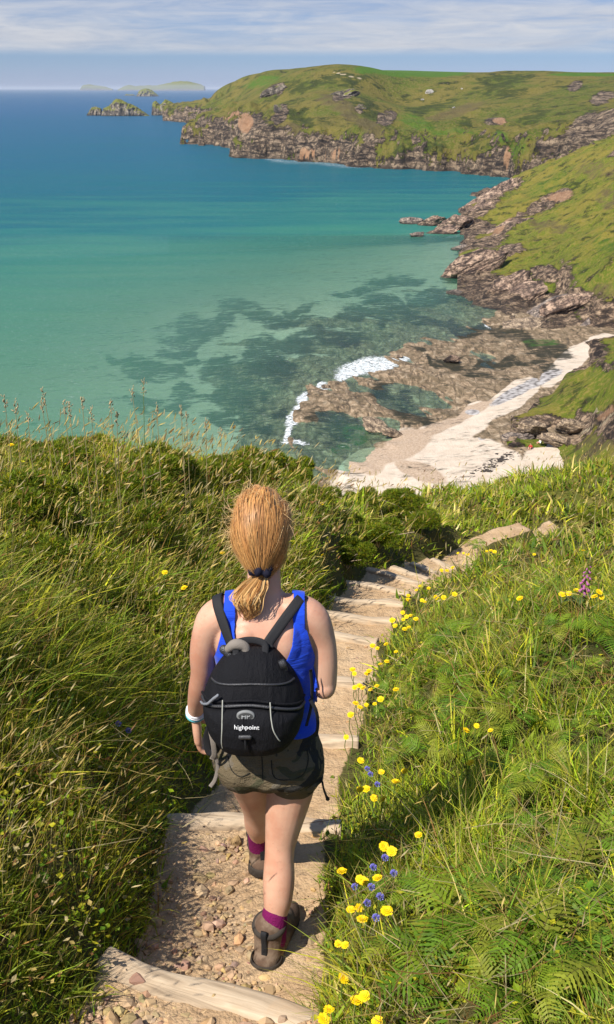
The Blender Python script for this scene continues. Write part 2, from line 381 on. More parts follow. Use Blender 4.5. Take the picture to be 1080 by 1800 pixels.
# ================================================================== TERRAIN 1: the far headland
far_pts = []
def FP(px, py, Y): far_pts.append(U(px, py, Y))
shore = [(334, 216), (352, 216), (372, 222), (392, 232), (402, 256), (425, 263), (455, 274), (480, 281), (500, 284), (545, 284), (600, 291), (650, 293), (700, 295), (745, 296), (800, 299), (850, 303), (900, 309), (925, 304)]
for q in shore:
    far_pts.append(S(*q, 0.0)); s = S(*q, 0.0); d = 1 - 70 / s[1]
    far_pts.append(np.array((s[0] * d - (25 if q[0] < 420 else 0), s[1] * d, -14)))
for q in [(345, 192, 1850), (365, 178, 1780), (388, 172, 1500), (405, 190, 1230), (412, 215, 1080), (440, 228, 960), (500, 240, 860), (545, 236, 860), (600, 236, 835), (650, 246, 820), (700, 258, 795), (745, 258, 795), (800, 262, 775), (850, 272, 742), (895, 280, 716),
          (500, 136, 1700), (560, 131, 1700), (640, 131, 1700), (720, 128, 1600), (450, 146, 1750), (600, 132, 2100), (480, 142, 2100), (800, 128, 1600), (420, 158, 2000), (560, 127, 1220), (510, 131, 1330), (600, 127, 1230), (450, 138, 1500), (640, 134, 1250), (530, 123, 1130), (380, 160, 1800), (405, 148, 1650), (450, 130, 1350), (510, 124, 1200), (560, 121, 1120), (600, 124, 1090), (640, 132, 1080), (440, 180, 1180), (500, 180, 1000), (560, 175, 980), (600, 170, 960), (640, 190, 930), (560, 215, 890), (640, 225, 860),
          (700, 225, 900), (690, 180, 1060), (700, 150, 1250), (660, 127, 1500), (720, 124, 1900), (780, 126, 1900), (830, 129, 1350), (720, 205, 940), (780, 190, 980), (760, 160, 1080), (830, 150, 1080), (880, 126, 1150), (940, 125, 1150), (980, 127, 1150), (1040, 130, 1500), (1080, 130, 1700),
          (800, 235, 850), (860, 215, 880), (870, 250, 775), (930, 200, 880), (960, 165, 980), (930, 270, 720), (960, 250, 720), (1000, 180, 900), (1080, 150, 950), (990, 235, 700), (1040, 200, 700), (1080, 185, 680), (1000, 270, 640), (1080, 240, 600), (1180, 200, 700), (1180, 130, 1700), (1300, 180, 900), (1300, 300, 560), (1100, 300, 560)]:
    FP(*q)
far_pts += [np.array((-600, 2600, -30.)), np.array((-450, 2000, -30.)), np.array((-330, 1500, -25.)), np.array((0, 2600, 30.)), np.array((600, 2600, 55.)), np.array((1200, 2400, 55.)), np.array((900, 1200, 60)), np.array((-300, 2500, -15)), np.array((700, 800, 50.))]
far_h = TPS(far_pts, 1e-4)
def build_far():
    px = np.concatenate([np.arange(318, 1100, 2.2), np.arange(1100, 1500, 20)]); Y = np.geomspace(560, 2300, 300)
    sx_ = (px - 540) / FPX / CP * 1.0
    X, YY = np.meshgrid(sx_, Y); X = X * YY
    wx = fbm(X / 60, YY / 60, oct=4, seed=1) * 30 + ridged(X / 22, YY / 22, oct=3, seed=4) * 11
    wy = fbm(X / 60, YY / 60, oct=4, seed=2) * 30 + ridged(X / 24, YY / 24, oct=4, seed=5) * 15
    z0 = far_h(X, YY); low = sstep(z0, 44, 14)
    z = far_h(X + wx * low, YY + wy * low)
    z = z + 8.0 * sstep(z, 0.0, 3.0) * sstep(z, 30, 12)
    cliff = sstep(z, -3, 3) * sstep(z, 34, 18)
    z = z + cliff * (ridged(X / 17, YY / 17, z / 14, 4, 8) * 5.5 - 1.0) + fbm(X / 40, YY / 40, oct=5, seed=9) * 2.6 * sstep(z, 6, 20) * sstep(YY, 1300, 1000)
    V = np.stack([X, YY, z], -1)
    gy, gx = np.gradient(z); dY = np.gradient(YY, axis=0); dX = np.gradient(X, axis=1)
    slope = np.sqrt((gy / dY) ** 2 + (gx / dX) ** 2)
    P = V.reshape(-1, 3); a, b, _ = PROJ(P)
    rock = (sstep(slope, 0.55, 1.05) * sstep(z, 36, 22) + sstep(z, 5, 1.5)).ravel()
    rock = np.clip(rock - 0.75 * ellmask(a, b, [(690, 262, 40, 16), (800, 258, 80, 18), (905, 262, 50, 26), (600, 225, 60, 14), (460, 205, 30, 30, 40)], 10), 0, 1)
    rock = np.maximum(rock, ellmask(a, b, [(605, 168, 26, 9, -18), (485, 158, 22, 9, -30), (632, 190, 10, 10), (490, 200, 12, 22, 20), (450, 225, 40, 26, 40), (680, 208, 16, 18, 60), (560, 258, 60, 16), (870, 215, 22, 9), (885, 275, 26, 20, -50), (1010, 152, 16, 10)], 8, 6) * 0.95)
    rock = np.maximum(rock, ellmask(a, b, [(1062, 172, 30, 14, -22), (1035, 232, 62, 32, -30), (1068, 215, 40, 26, -20), (995, 262, 20, 22, -50)], 8, 12) * 1.0)
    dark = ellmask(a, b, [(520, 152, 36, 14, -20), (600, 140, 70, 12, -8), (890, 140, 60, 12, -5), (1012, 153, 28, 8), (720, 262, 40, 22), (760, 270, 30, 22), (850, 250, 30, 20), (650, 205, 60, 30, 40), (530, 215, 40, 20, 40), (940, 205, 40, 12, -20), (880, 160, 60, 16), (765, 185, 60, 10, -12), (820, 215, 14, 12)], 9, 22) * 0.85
    field = ellmask(a, b, [(725, 124, 130, 13, 1), (1030, 131, 80, 4), (730, 215, 50, 14, 20), (800, 232, 60, 10), (880, 240, 20, 14), (910, 265, 30, 22), (460, 145, 40, 12, -15)], 4, 31) * np.where(b < 137, 1.0, 0.62)
    heath = ellmask(a, b, [(600, 190, 60, 20, 30), (800, 195, 70, 12, -15), (650, 225, 40, 20, 30), (500, 230, 40, 20)], 9, 44) * 0.7
    red = ellmask(a, b, [(402, 192, 22, 20, 30), (430, 215, 16, 20), (885, 212, 24, 8), (895, 270, 8, 30, 20), (560, 270, 60, 8)], 6, 51)
    track = ellmask(a, b, [(605, 131, 26, 1.6, 12), (640, 138, 16, 1.3, 8)], 0)
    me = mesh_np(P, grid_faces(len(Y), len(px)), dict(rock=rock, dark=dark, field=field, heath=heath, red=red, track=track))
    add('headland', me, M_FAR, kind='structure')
build_far()

# ================================================================== TERRAIN 2: the near side of the cove (right hand slope and its cliffs)
mid_pts = []
mshore = [(890, 322), (868, 335), (822, 372), (808, 388), (830, 400), (838, 420), (826, 432), (790, 488), (800, 502), (850, 520), (882, 535), (930, 552), (965, 580), (1010, 606), (1055, 600), (1095, 590)]
for q in mshore:
    s = S(*q, 0.6); mid_pts.append(s); mid_pts.append(np.array((s[0] - 14, s[1] - 5, -4.5)))
for q in [(905, 312, 600), (940, 298, 570), (1000, 286, 520), (1080, 262, 450), (1180, 240, 420), (880, 350, 520), (930, 335, 490), (1000, 330, 430), (1080, 320, 370), (845, 372, 455), (880, 385, 420), (960, 360, 410), (1020, 360, 370), (870, 410, 375), (900, 430, 345), (940, 430, 325),
          (1080, 400, 285), (985, 420, 330), (860, 440, 330), (905, 455, 312), (860, 480, 304), (950, 460, 296), (1080, 460, 252), (900, 495, 288), (960, 500, 271), (1000, 490, 264), (1080, 520, 240), (950, 530, 264), (1010, 545, 247), (1080, 555, 236), (1200, 500, 235), (1200, 400, 260)]:
    mid_pts.append(U(*q))
# the lower spur above the beach, and the turf slope in front of it
for q in [(1000, 655, 2.0), (960, 690, 2.1), (930, 716, 2.2), (900, 745, 2.2), (880, 772, 2.3), (925, 778, 2.6), (985, 792, 2.9), (950, 838, 2.9), (934, 862, 2.6), (1055, 612, 2.2), (1095, 592, 2.4)]:
    mid_pts.append(S(*q))
for q in [(1080, 622, 168), (1040, 645, 172), (990, 690, 166), (945, 712, 165), (940, 726, 160.5), (985, 733, 157.5), (1030, 736, 153), (1080, 665, 150), (1080, 715, 140), (1200, 650, 140), (1000, 770, 152), (1040, 765, 140), (1080, 750, 130), (1010, 800, 136), (970, 830, 134), (1080, 800, 112), (1040, 840, 112), (990, 862, 118), (960, 868, 126), (1080, 875, 84), (1200, 800, 96), (1200, 900, 70), (1400, 800, 90), (1300, 600, 170), (960, 900, 95), (900, 880, 112), (820, 862, 128)]:
    mid_pts.append(U(*q))
mid_pts += [np.array((20, 100, 4.)), np.array((0, 125, 1.0)), np.array((45, 66, 21.)), np.array((160, 300, 45.)), np.array((220, 450, 50.)), np.array((200, 620, 35.)), np.array((130, 140, 34.)), np.array((120, 215, 30.))]
mid_h = TPS(mid_pts, 1e-5)
def build_mid():
    px = np.concatenate([np.arange(770, 1110, 1.4), np.arange(1110, 1700, 12)]); Y = np.geomspace(66, 640, 430)
    X, YY = np.meshgrid((px - 540) / FPX / CP * 1.06, Y); X = X * YY
    sc = np.clip(YY / 250, 0.45, 1.6)
    # beds strike away to the upper right: ribs of rock run down to the water
    u = X * 0.80 - YY * 0.60; v = X * 0.6 + YY * 0.8
    wx = fbm(X / (16 * sc), YY / (16 * sc), oct=4, seed=61) * 5 * sc; wy = fbm(X / (18 * sc), YY / (18 * sc), oct=4, seed=62) * 7 * sc
    z0 = mid_h(X, YY); low = sstep(z0, 13, 3.5)
    z = mid_h(X + wx * low, YY + wy * low)
    z0b = z
    gy, gx = np.gradient(z); dY = np.gradient(YY, axis=0); dX = np.gradient(X, axis=1)
    slope = np.sqrt((gy / dY) ** 2 + (gx / dX) ** 2)
    P0 = np.stack([X, YY, z], -1).reshape(-1, 3); a, b, _ = PROJ(P0)
    turf = ellmask(a, b, [(960, 672, 30, 40, -40), (1040, 690, 90, 44), (985, 712, 48, 14), (1060, 460, 70, 90, 0), (1000, 430, 60, 26, -20), (1000, 325, 90, 22, -20), (930, 320, 34, 10, -25), (1080, 380, 80, 60), (1040, 820, 110, 60), (955, 848, 34, 14), (870, 372, 14, 6, -30)], 7, 71, 0.05).reshape(X.shape)
    rk = ellmask(a, b, [(960, 756, 72, 26, 4), (905, 770, 24, 10, -10), (1000, 765, 30, 26), (975, 352, 40, 13, -22), (945, 367, 26, 12, -30), (865, 425, 34, 14, -20), (900, 440, 30, 10), (960, 487, 36, 18, 10), (900, 506, 48, 24, -25), (840, 470, 50, 22, -35), (850, 366, 50, 16, -38), (990, 535, 60, 26, -12), (1050, 555, 50, 24, -5), (890, 400, 50, 10, -35), (1045, 842, 22, 8, -35), (985, 858, 26, 7), (905, 328, 22, 9, -38), (1085, 268, 22, 9, -30)], 6, 72, 0.06).reshape(X.shape)
    rock = np.clip(sstep(slope, 0.6, 1.1) * sstep(z, 18, 9) + sstep(z, 3.2, 1.6), 0, 1) * (1 - 0.9 * turf)
    rock = np.maximum(rock, rk)
    rib = ridged(u / (5.5 * sc) + fbm(v / (20 * sc), u / 9, oct=3, seed=75) * 0.9, v / (38 * sc), z / (7 * sc), 4, 73)
    blk = ridged(X / (4.2 * sc), YY / (5.5 * sc), z / (3.6 * sc), 3, 77)
    z = z + rock * (rib * 1.25 + blk * 0.7) * sc ** 0.8 + (1 - rock) * (fbm(X / 14, YY / 14, oct=4, seed=78) * 0.9 + fbm(X / 2.6, YY / 2.6, oct=3, seed=79) * 0.42 + np.maximum(fbm(X / 5, YY / 5, oct=2, seed=80) - 0.12, 0) * 2.2) * sstep(z, 1, 6)
    clear_ = ellmask(a, b, [(860, 835, 100, 34), (905, 815, 60, 26), (950, 808, 40, 14, 10), (800, 790, 90, 60), (850, 740, 50, 50), (905, 700, 36, 30, -40), (960, 655, 30, 26, -40), (1010, 628, 30, 14, -35), (900, 850, 30, 12)], 4, 88, 0.05).reshape(X.shape)
    z = z - clear_ * 5.0 * (b.reshape(X.shape) > 600)
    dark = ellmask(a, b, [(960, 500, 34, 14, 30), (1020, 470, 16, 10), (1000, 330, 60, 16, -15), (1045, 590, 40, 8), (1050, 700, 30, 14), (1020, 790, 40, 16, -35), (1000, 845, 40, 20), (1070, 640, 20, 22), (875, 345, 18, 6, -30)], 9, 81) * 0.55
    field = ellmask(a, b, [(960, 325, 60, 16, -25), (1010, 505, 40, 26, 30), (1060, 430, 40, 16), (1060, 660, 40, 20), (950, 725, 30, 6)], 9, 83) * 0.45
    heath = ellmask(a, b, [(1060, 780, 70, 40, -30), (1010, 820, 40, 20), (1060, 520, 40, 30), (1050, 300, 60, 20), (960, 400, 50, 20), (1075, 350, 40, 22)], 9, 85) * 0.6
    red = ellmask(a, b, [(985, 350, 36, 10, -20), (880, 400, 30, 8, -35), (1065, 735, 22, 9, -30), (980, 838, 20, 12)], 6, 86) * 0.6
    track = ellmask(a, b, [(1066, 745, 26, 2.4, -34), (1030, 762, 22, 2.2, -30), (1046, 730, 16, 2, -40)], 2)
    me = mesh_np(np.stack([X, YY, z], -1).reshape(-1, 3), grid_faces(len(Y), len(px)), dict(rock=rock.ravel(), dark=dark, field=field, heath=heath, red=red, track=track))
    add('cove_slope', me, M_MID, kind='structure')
build_mid()

# ================================================================== TERRAIN 3: sea bed, rock platform and beach
bed = [S(*q) for q in [(935, 864, 2.6), (800, 842, 1.9), (690, 812, 0.9), (630, 802, -0.05), (645, 788, -0.15), (722, 768, 0.55), (755, 746, 0.5), (850, 705, 1.0), (870, 770, 2.1), (930, 720, 2.1), (1000, 650, 1.9), (1055, 612, 1.7), (1085, 592, 2.1), (985, 790, 2.7), (800, 790, 1.5), (705, 780, 0.7), (760, 800, 1.4),
    (560, 690, 0.2), (600, 690, 0.3), (640, 722, 0.42), (690, 655, 0.4), (760, 655, 0.5), (800, 680, 0.6), (850, 655, 0.5), (900, 622, 0.35), (930, 640, 0.7), (545, 735, 0.12), (515, 770, 0.0), (590, 740, -0.55), (615, 768, -0.5), (700, 702, -0.3), (722, 722, -0.3), (655, 648, -0.02), (800, 608, 0.1), (860, 600, 0.15), (880, 580, 0.1), (900, 565, 0.5), (940, 590, 0.6), (980, 620, 1.0), (740, 620, 0.12), (700, 600, -0.35), (820, 655, 0.1), (760, 600, -0.1),
    (480, 700, -1.0), (440, 620, -1.5), (560, 600, -0.7), (620, 590, -0.5), (650, 560, -0.9), (560, 640, -0.25), (520, 650, -0.5), (500, 760, -0.5), (700, 550, -1.0), (800, 560, -0.5), (850, 542, -0.3), (800, 530, -0.9), (720, 510, -1.7), (380, 650, -1.7), (300, 640, -2.2), (260, 680, -2.4), (380, 720, -1.6), (450, 740, -0.9), (250, 740, -2.8), (330, 580, -2.4), (440, 545, -2.2), (560, 545, -1.7), (640, 500, -2.4), (700, 470, -2.5), (780, 500, -1.6), (780, 440, -2.2),
    (100, 650, -4.5), (0, 740, -4.2), (200, 560, -5.2), (440, 480, -5.5), (600, 440, -5.2), (740, 420, -3.6), (850, 350, -5), (700, 360, -7), (600, 380, -8.5), (300, 420, -10), (0, 520, -9), (-200, 640, -8), (-300, 900, -6), (300, 900, -2), (700, 330, -10), (500, 340, -13), (0, 400, -16), (1200, 592, 2.2), (1100, 700, 2.2)]]
bed_h = TPS(bed, 1e-5)
def bed_z(X, Y):
    z = bed_h(X, Y)
    X2 = X + fbm(X / 30, Y / 30, oct=3, seed=91) * 9; u = X2 * 0.86 + Y * 0.32; v = -X2 * 0.3 + Y * 0.9
    shelf = sstep(z, -2.6, -0.6) * sstep(z, 0.95, 0.5)
    rib = ridged(u / 7.0, v / 34, oct=4, seed=93); lump = fbm(X / 9, Y / 9, oct=5, seed=95)
    z = z + shelf * (rib * 0.36 + lump * 0.20 + ridged(u / 2.1, v / 13, oct=2, seed=94) * 0.16 - 0.20) + sstep(z, 0.6, 1.2) * fbm(X / 12, Y / 12, oct=3, seed=97) * 0.10
    return np.where(Y > 420, -14.0, z)
KELP = [(275, 650, 75, 22, 8), (225, 640, 30, 12), (350, 575, 60, 22, -8), (440, 542, 60, 12, 2), (330, 600, 40, 12), (330, 622, 40, 12, 4), (400, 640, 40, 22), (480, 640, 44, 40, 20), (500, 610, 50, 20), (420, 700, 50, 30, -20), (340, 700, 70, 14, -12), (500, 565, 50, 12), (545, 548, 30, 10), (620, 520, 36, 9, 6), (680, 500, 56, 14, -12), (700, 540, 66, 16, 8), (760, 560, 70, 14, 12), (650, 560, 50, 10), (760, 520, 40, 10), (820, 575, 60, 9, 6), (610, 600, 50, 16), (455, 735, 34, 22), (390, 740, 40, 14), (270, 705, 40, 9), (560, 590, 30, 10), (600, 745, 42, 26, 30), (590, 760, 36, 26, 20), (700, 705, 22, 34, -40), (735, 730, 36, 14, 10), (830, 645, 60, 9, 24), (900, 590, 34, 12, 12), (945, 610, 36, 14, 25), (960, 640, 34, 9, 10), (770, 625, 60, 5, 20), (985, 610, 30, 16), (880, 640, 60, 7, 8), (470, 560, 120, 6, 4)]
M_BED, t = material('wet rock platform, weed and sand'); p = t.pos()
s1 = t.noise(p, 0.5, 8, 0.65); s2 = t.noise(t.map(p, scale=(0.9, 0.25, 1), rot=(0, 0, -0.35)), 1.1, 8, 0.72, 0.8); s3 = t.noise(p, 3.0, 4, 0.7)
sand = t.mix(t.rampf(s1, 0.35, 0.65), (0.56, 0.455, 0.345), (0.64, 0.535, 0.42)); sand = t.mix(t.rampf(t.attr('gravel'), 0.35, 0.65), sand, t.mix(t.rampf(s3, 0.4, 0.6), (0.38, 0.27, 0.18), (0.50, 0.38, 0.27)))
sand = t.mix(t.rampf(t.m('ADD', t.attr('cobble'), t.m('MULTIPLY', t.m('SUBTRACT', s3, 0.5), 1.4)), 0.4, 0.7), sand, t.ramp(t.voro(p, 1.1), [(0.1, (0.56, 0.53, 0.50)), (0.55, (0.34, 0.31, 0.29)), (0.85, (0.10, 0.09, 0.08))]))
shelf = t.ramp(s2, [(0.37, (0.06, 0.045, 0.028)), (0.45, (0.21, 0.145, 0.085)), (0.53, (0.36, 0.255, 0.155)), (0.64, (0.52, 0.40, 0.27))]); shelf = t.mix(t.rampf(s1, 0.42, 0.62), t.mix(0.6, shelf, (0.10, 0.075, 0.04)), shelf); ck = t.voro(t.map(p, scale=(0.30, 0.06, 1), rot=(0, 0, -0.38)), 1.0, 'DISTANCE_TO_EDGE'); shelf = t.mix(t.m('MULTIPLY', t.m('MULTIPLY', t.rampf(ck, 0.05, 0.0), t.rampf(s1, 0.42, 0.58)), 0.7), shelf, (0.035, 0.028, 0.018)); shelf = t.mix(t.rampf(s3, 0.62, 0.75), shelf, (0.05, 0.042, 0.022))
c = t.mix(t.rampf(t.m('ADD', t.attr('sand'), t.m('MULTIPLY', t.m('SUBTRACT', s1, 0.5), 0.5)), 0.4, 0.6), shelf, sand)
kf = t.rampf(t.m('ADD', t.attr('kelp'), t.m('ADD', t.m('MULTIPLY', t.m('SUBTRACT', t.noise(t.map(p, scale=(0.5, 1.3, 1)), 0.5, 7, 0.7, 1.2), 0.5), 4.2), t.m('MULTIPLY', t.m('SUBTRACT', t.noise(p, 0.10, 5, 0.6, 0.8), 0.5), 2.2))), 0.15, 0.95)
c = t.mix(t.m('MULTIPLY', kf, 0.94), c, t.mix(s3, (0.010, 0.012, 0.008), (0.030, 0.028, 0.010)))
c = t.mix(t.m('MULTIPLY', t.rampf(t.attr('algae'), 0.3, 0.8), t.rampf(s1, 0.4, 0.6)), c, (0.035, 0.085, 0.012))
t.out(t.bsdf(c, 0.8, t.bump(t.m('ADD', t.m('MULTIPLY', s2, 2.0), s3), 0.6, 0.16), 0.25))
def build_bed():
    px = np.concatenate([np.arange(-420, 120, 14), np.arange(120, 1110, 2.0), np.arange(1110, 1300, 14)]); Y = np.geomspace(112, 420, 420)
    X, YY = np.meshgrid((px - 540) / FPX / CP * 1.06, Y); X = X * YY
    z = bed_z(X, YY); P = np.stack([X, YY, z], -1).reshape(-1, 3); a, b, _ = PROJ(P)
    kelp = np.clip(ellmask(a, b, [(k_[0] - 4, k_[1], k_[2] * 1.18, k_[3] * 1.25) + tuple(k_[4:]) for k_ in KELP], 34, 101, 0.022) + fbm(P[:, 0] / 7, P[:, 1] / 4, oct=5, seed=113) * 0.55 * ellmask(a, b, [(k_[0], k_[1], k_[2] * 1.5, k_[3] * 1.8) for k_ in KELP]), 0, 1)
    sand = ellmask(a, b, [(800, 800, 150, 50, 12), (880, 850, 110, 60, 10), (760, 770, 120, 32, -18), (830, 735, 60, 26, -30), (900, 700, 70, 26, -30), (1000, 640, 70, 22, -38), (1065, 602, 36, 16), (640, 812, 60, 26, -20), (960, 820, 60, 50), (720, 850, 160, 50)], 8, 103, 0.03)
    deep = sstep(z.ravel() + fbm(P[:, 0] / 16, P[:, 1] / 9, oct=4, seed=111) * 1.3, -0.75, -1.7); sand = np.maximum(sand, deep * 0.95)
    gravel = ellmask(a, b, [(700, 785, 80, 30, -24), (800, 735, 90, 16, -24), (640, 812, 46, 30), (740, 830, 60, 20, 20)], 8, 105) * 0.8
    cobble = ellmask(a, b, [(905, 690, 60, 11, -26), (950, 668, 50, 12, -24), (830, 725, 16, 6), (660, 755, 20, 8), (848, 770, 10, 5)], 5, 107)
    algae = ellmask(a, b, [(625, 765, 30, 22, 20), (950, 602, 40, 8), (600, 790, 20, 10)], 5, 109)
    add('beach', mesh_np(P, grid_faces(len(Y), len(px)), dict(kelp=kelp, sand=sand, gravel=gravel, cobble=cobble, algae=algae)), M_BED, kind='structure')
build_bed()

# ================================================================== SEA
M_SEA, t = material('sea water'); p = t.pos()
deep = t.attr('deep'); dist = t.attr('far')
n0 = t.noise(t.map(p, scale=(0.0035, 0.016, 1)), 1.0, 5, 0.6, 0.6); n00 = t.noise(t.map(p, scale=(0.012, 0.06, 1), loc=(5, 2, 0)), 1.0, 6, 0.6, 0.4)
var = t.m('ADD', t.m('MULTIPLY', t.m('SUBTRACT', n0, 0.5), 0.34), t.m('MULTIPLY', t.m('SUBTRACT', n00, 0.5), 0.45))  # dark reflected bands of the swell, painted as shifts of water colour
wc = t.ramp(t.m('ADD', deep, t.m('MULTIPLY', var, t.rampf(deep, 0.0, 0.35, 0.35, 1.0))), [(0.0, (0.075, 0.215, 0.125)), (0.2, (0.030, 0.165, 0.118)), (0.42, (0.004, 0.098, 0.120)), (0.65, (0.004, 0.085, 0.138)), (1.0, (0.012, 0.078, 0.165))])
near_w = t.m('ADD', t.noise(t.map(p, scale=(0.9, 1.7, 1), rot=(0, 0, 0.2)), 0.55, 6, 0.65), t.m('MULTIPLY', t.noise(p, 3.5, 3, 0.6), 0.22))
swell = t.wave(t.map(p, scale=(0.10, 1.0, 1), rot=(0, 0, 0.05)), 0.018, 5, 4, 1.2)
hh = t.m('ADD', near_w, t.m('MULTIPLY', swell, 2.2))
nrm = t.bump(hh, 0.42, 0.55)
wd = t.n('ShaderNodeBsdfDiffuse', {'Color': wc, 'Normal': nrm}).outputs[0]; wg = t.n('ShaderNodeBsdfGlossy', {'Color': (1, 1, 1, 1), 'Roughness': 0.2, 'Normal': nrm}).outputs[0]
water = t.n('ShaderNodeMixShader', {0: t.m('MULTIPLY', t.n('ShaderNodeFresnel', {'IOR': 1.33, 'Normal': nrm}).outputs[0], 0.22), 1: wd, 2: wg}).outputs[0]
clear = t.n('ShaderNodeBsdfTransparent', {'Color': (0.70, 0.93, 0.86, 1)}).outputs[0]
gl = t.n('ShaderNodeBsdfGlossy', {'Color': (1, 1, 1, 1), 'Roughness': 0.12, 'Normal': nrm}).outputs[0]
fr = t.n('ShaderNodeFresnel', {'IOR': 1.33, 'Normal': nrm}).outputs[0]
clear = t.n('ShaderNodeMixShader', {0: t.m('MULTIPLY', fr, 0.6), 1: clear, 2: gl}).outputs[0]
sh = t.n('ShaderNodeMixShader', {0: t.attr('opac'), 1: clear, 2: water}).outputs[0]
ff = t.noise(t.map(p, scale=(1.0, 1.4, 1)), 1.6, 8, 0.72, 1.3); fv = t.voro(t.map(p, scale=(1, 1.3, 1)), 0.7, 'DISTANCE_TO_EDGE')
fo = t.rampf(t.m('ADD', t.attr('foam'), t.m('SUBTRACT', t.m('MULTIPLY', t.m('SUBTRACT', ff, 0.5), 4.2), t.m('MULTIPLY', fv, 1.0))), 0.25, 1.15)
foam = t.bsdf((0.80, 0.83, 0.83), 0.9, t.bump(ff, 0.6, 0.3), 0.1)
t.out(t.n('ShaderNodeMixShader', {0: fo, 1: sh, 2: foam}).outputs[0])
FOAM = [(655, 643, 72, 17, -8), (618, 656, 34, 12, -14), (700, 633, 30, 9, -8), (522, 732, 11, 34, 32), (505, 762, 9, 20, 10), (520, 778, 30, 6, 8), (565, 680, 22, 7, -20), (868, 573, 20, 7, 10), (880, 582, 12, 4), (535, 700, 10, 16, 40)]
def build_sea():
    px = np.concatenate([np.arange(-2600, 120, 60), np.arange(120, 1100, 2.6), np.arange(1100, 3600, 60)])
    Y = np.concatenate([np.geomspace(20, 128, 30, endpoint=False), np.geomspace(128, 400, 330, endpoint=False), np.geomspace(400, 60000, 200)])
    X, YY = np.meshgrid((px - 540) / FPX / CP * 1.06, Y); X = X * YY
    z = np.zeros_like(X); P = np.stack([X, YY, z], -1).reshape(-1, 3); a, b, _ = PROJ(P)
    d = np.maximum(-bed_z(X, YY), 0.0).ravel()
    opac = 1 - np.exp(-d * 0.24); opac = np.where(YY.ravel() > 410, 1.0, opac)
    r = np.hypot(X, YY).ravel()
    deep = 0.62 * sstep(np.log(r), math.log(190), math.log(1500)) + 0.38 * sstep(np.log(r), math.log(1000), math.log(6000))
    deep = deep + np.clip((540 - a) / 1080, -0.5, 0.6) * 0.18 * sstep(r, 200, 500)
    deep = np.clip(deep + 0.04 * sstep(d, 2, 9), 0, 1)
    foam = ellmask(a, b, FOAM, 9, 121, 0.05) * 0.95
    # thin surf line where the far cliffs meet the water
    sd = np.full(len(a), 99.0)
    for i in range(len(shore) - 1):
        x0, y0 = shore[i]; x1, y1 = shore[i + 1]
        tt = np.clip(((a - x0) * (x1 - x0) + (b - y0) * (y1 - y0)) / ((x1 - x0) ** 2 + (y1 - y0) ** 2), 0, 1)
        sd = np.minimum(sd, np.hypot(a - x0 - tt * (x1 - x0), b - y0 - tt * (y1 - y0)))
    foam = np.maximum(foam, np.where((a > 395) & (a < 640), sstep(sd, 6, 1.5) * 0.45, 0))
    me = mesh_np(P, grid_faces(len(Y), len(px)), dict(opac=opac, deep=deep, foam=foam, far=sstep(np.log(r), 5, 9)))
    add('sea', me, M_SEA, kind='structure')
build_sea()

# ================================================================== ROCKS AND ISLETS
def ico(sub):
    bm = bmesh.new(); bmesh.ops.create_icosphere(bm, subdivisions=sub, radius=1)
    V = np.array([v.co[:] for v in bm.verts]); F = np.array([[v.index for v in f.verts] for f in bm.faces]); bm.free(); return V, F
ICO = {k: ico(k) for k in (1, 2, 3, 4, 5)}
def rock_mesh(seed, dims, sub=4, planes=14, rough=0.10, ribs=0.0):
    rg = np.random.default_rng(seed); V, F = ICO[sub]; N = rg.normal(size=(planes, 3)); N /= np.linalg.norm(N, axis=1)[:, None]
    dd = rg.uniform(0.62, 1.0, planes); q = V @ N.T
    r = np.min(np.where(q > 0.05, dd / np.maximum(q, 0.05), 9), axis=1); r = np.minimum(r, 1.25)
    r = r + rough * (ridged(V[:, 0] * 2.2 + seed, V[:, 1] * 2.2, V[:, 2] * 2.2, 4, seed) - 0.4)
    if ribs: r = r + ribs * ridged(V[:, 0] * 0.5, V[:, 1] * 0.8, V[:, 2] * 5.5 + seed, 3, seed + 5)
    return mesh_np(V * r[:, None] * np.asarray(dims), F, smooth=False)
def rock_at(name, pos, dims, seed, mat, rot=(0, 0, 0), sub=4, planes=14, rough=0.10, ribs=0.0, **kw):
    return add(name, rock_mesh(seed, dims, sub, planes, rough, ribs), mat, loc=pos, rot=rot, **kw)
def islet(name, px0, px1, pyb, profile, depth, seed, mat, label, Yd=None, extra=0.10):
    """an islet with the given skyline: profile = [(px, py)...] heights above the waterline at pyb"""
    B = S((px0 + px1) / 2, pyb, 0); D = B[1]; k = D * CP * 1.03 / FPX * (1.0)
    w_ = (px1 - px0) * k; n, m_ = 110, 46
    xs = np.linspace(-0.5, 0.5, n); ys = np.linspace(-1, 1, m_)
    pxs = np.interp(xs, [-0.5, 0.5], [px0, px1]); hp = np.interp(pxs, [q[0] for q in profile], [pyb - q[1] for q in profile]) * k * 1.02
    Xg, Yg = np.meshgrid(xs * w_, ys); hg = np.broadcast_to(hp, Xg.shape)
    edge = np.clip(1 - np.abs(Yg) ** 2.4, 0, 1) ** 0.55
    Z = hg * edge; Yw = Yg * depth * (0.45 + 0.55 * np.sqrt(np.clip(hg / max(hp.max(), 1e-3), 0, 1)))
    Yw = Yw + fbm(Xg / (w_ * 0.08), Z / (w_ * 0.08), Yg * 2, 4, seed) * depth * 0.25
    Z = Z + (ridged(Xg / (w_ * 0.07), Yw / (w_ * 0.08), Z / (w_ * 0.1), 4, seed + 3) - 0.3) * extra * hp.max() * sstep(hg, 0, hp.max() * 0.3) - 0.02 * hp.max()
    V = np.stack([Xg, Yw, Z], -1).reshape(-1, 3)
    return add(name, mesh_np(V, grid_faces(m_, n)), mat, loc=(B[0], B[1], 0), label=label, category='islet')
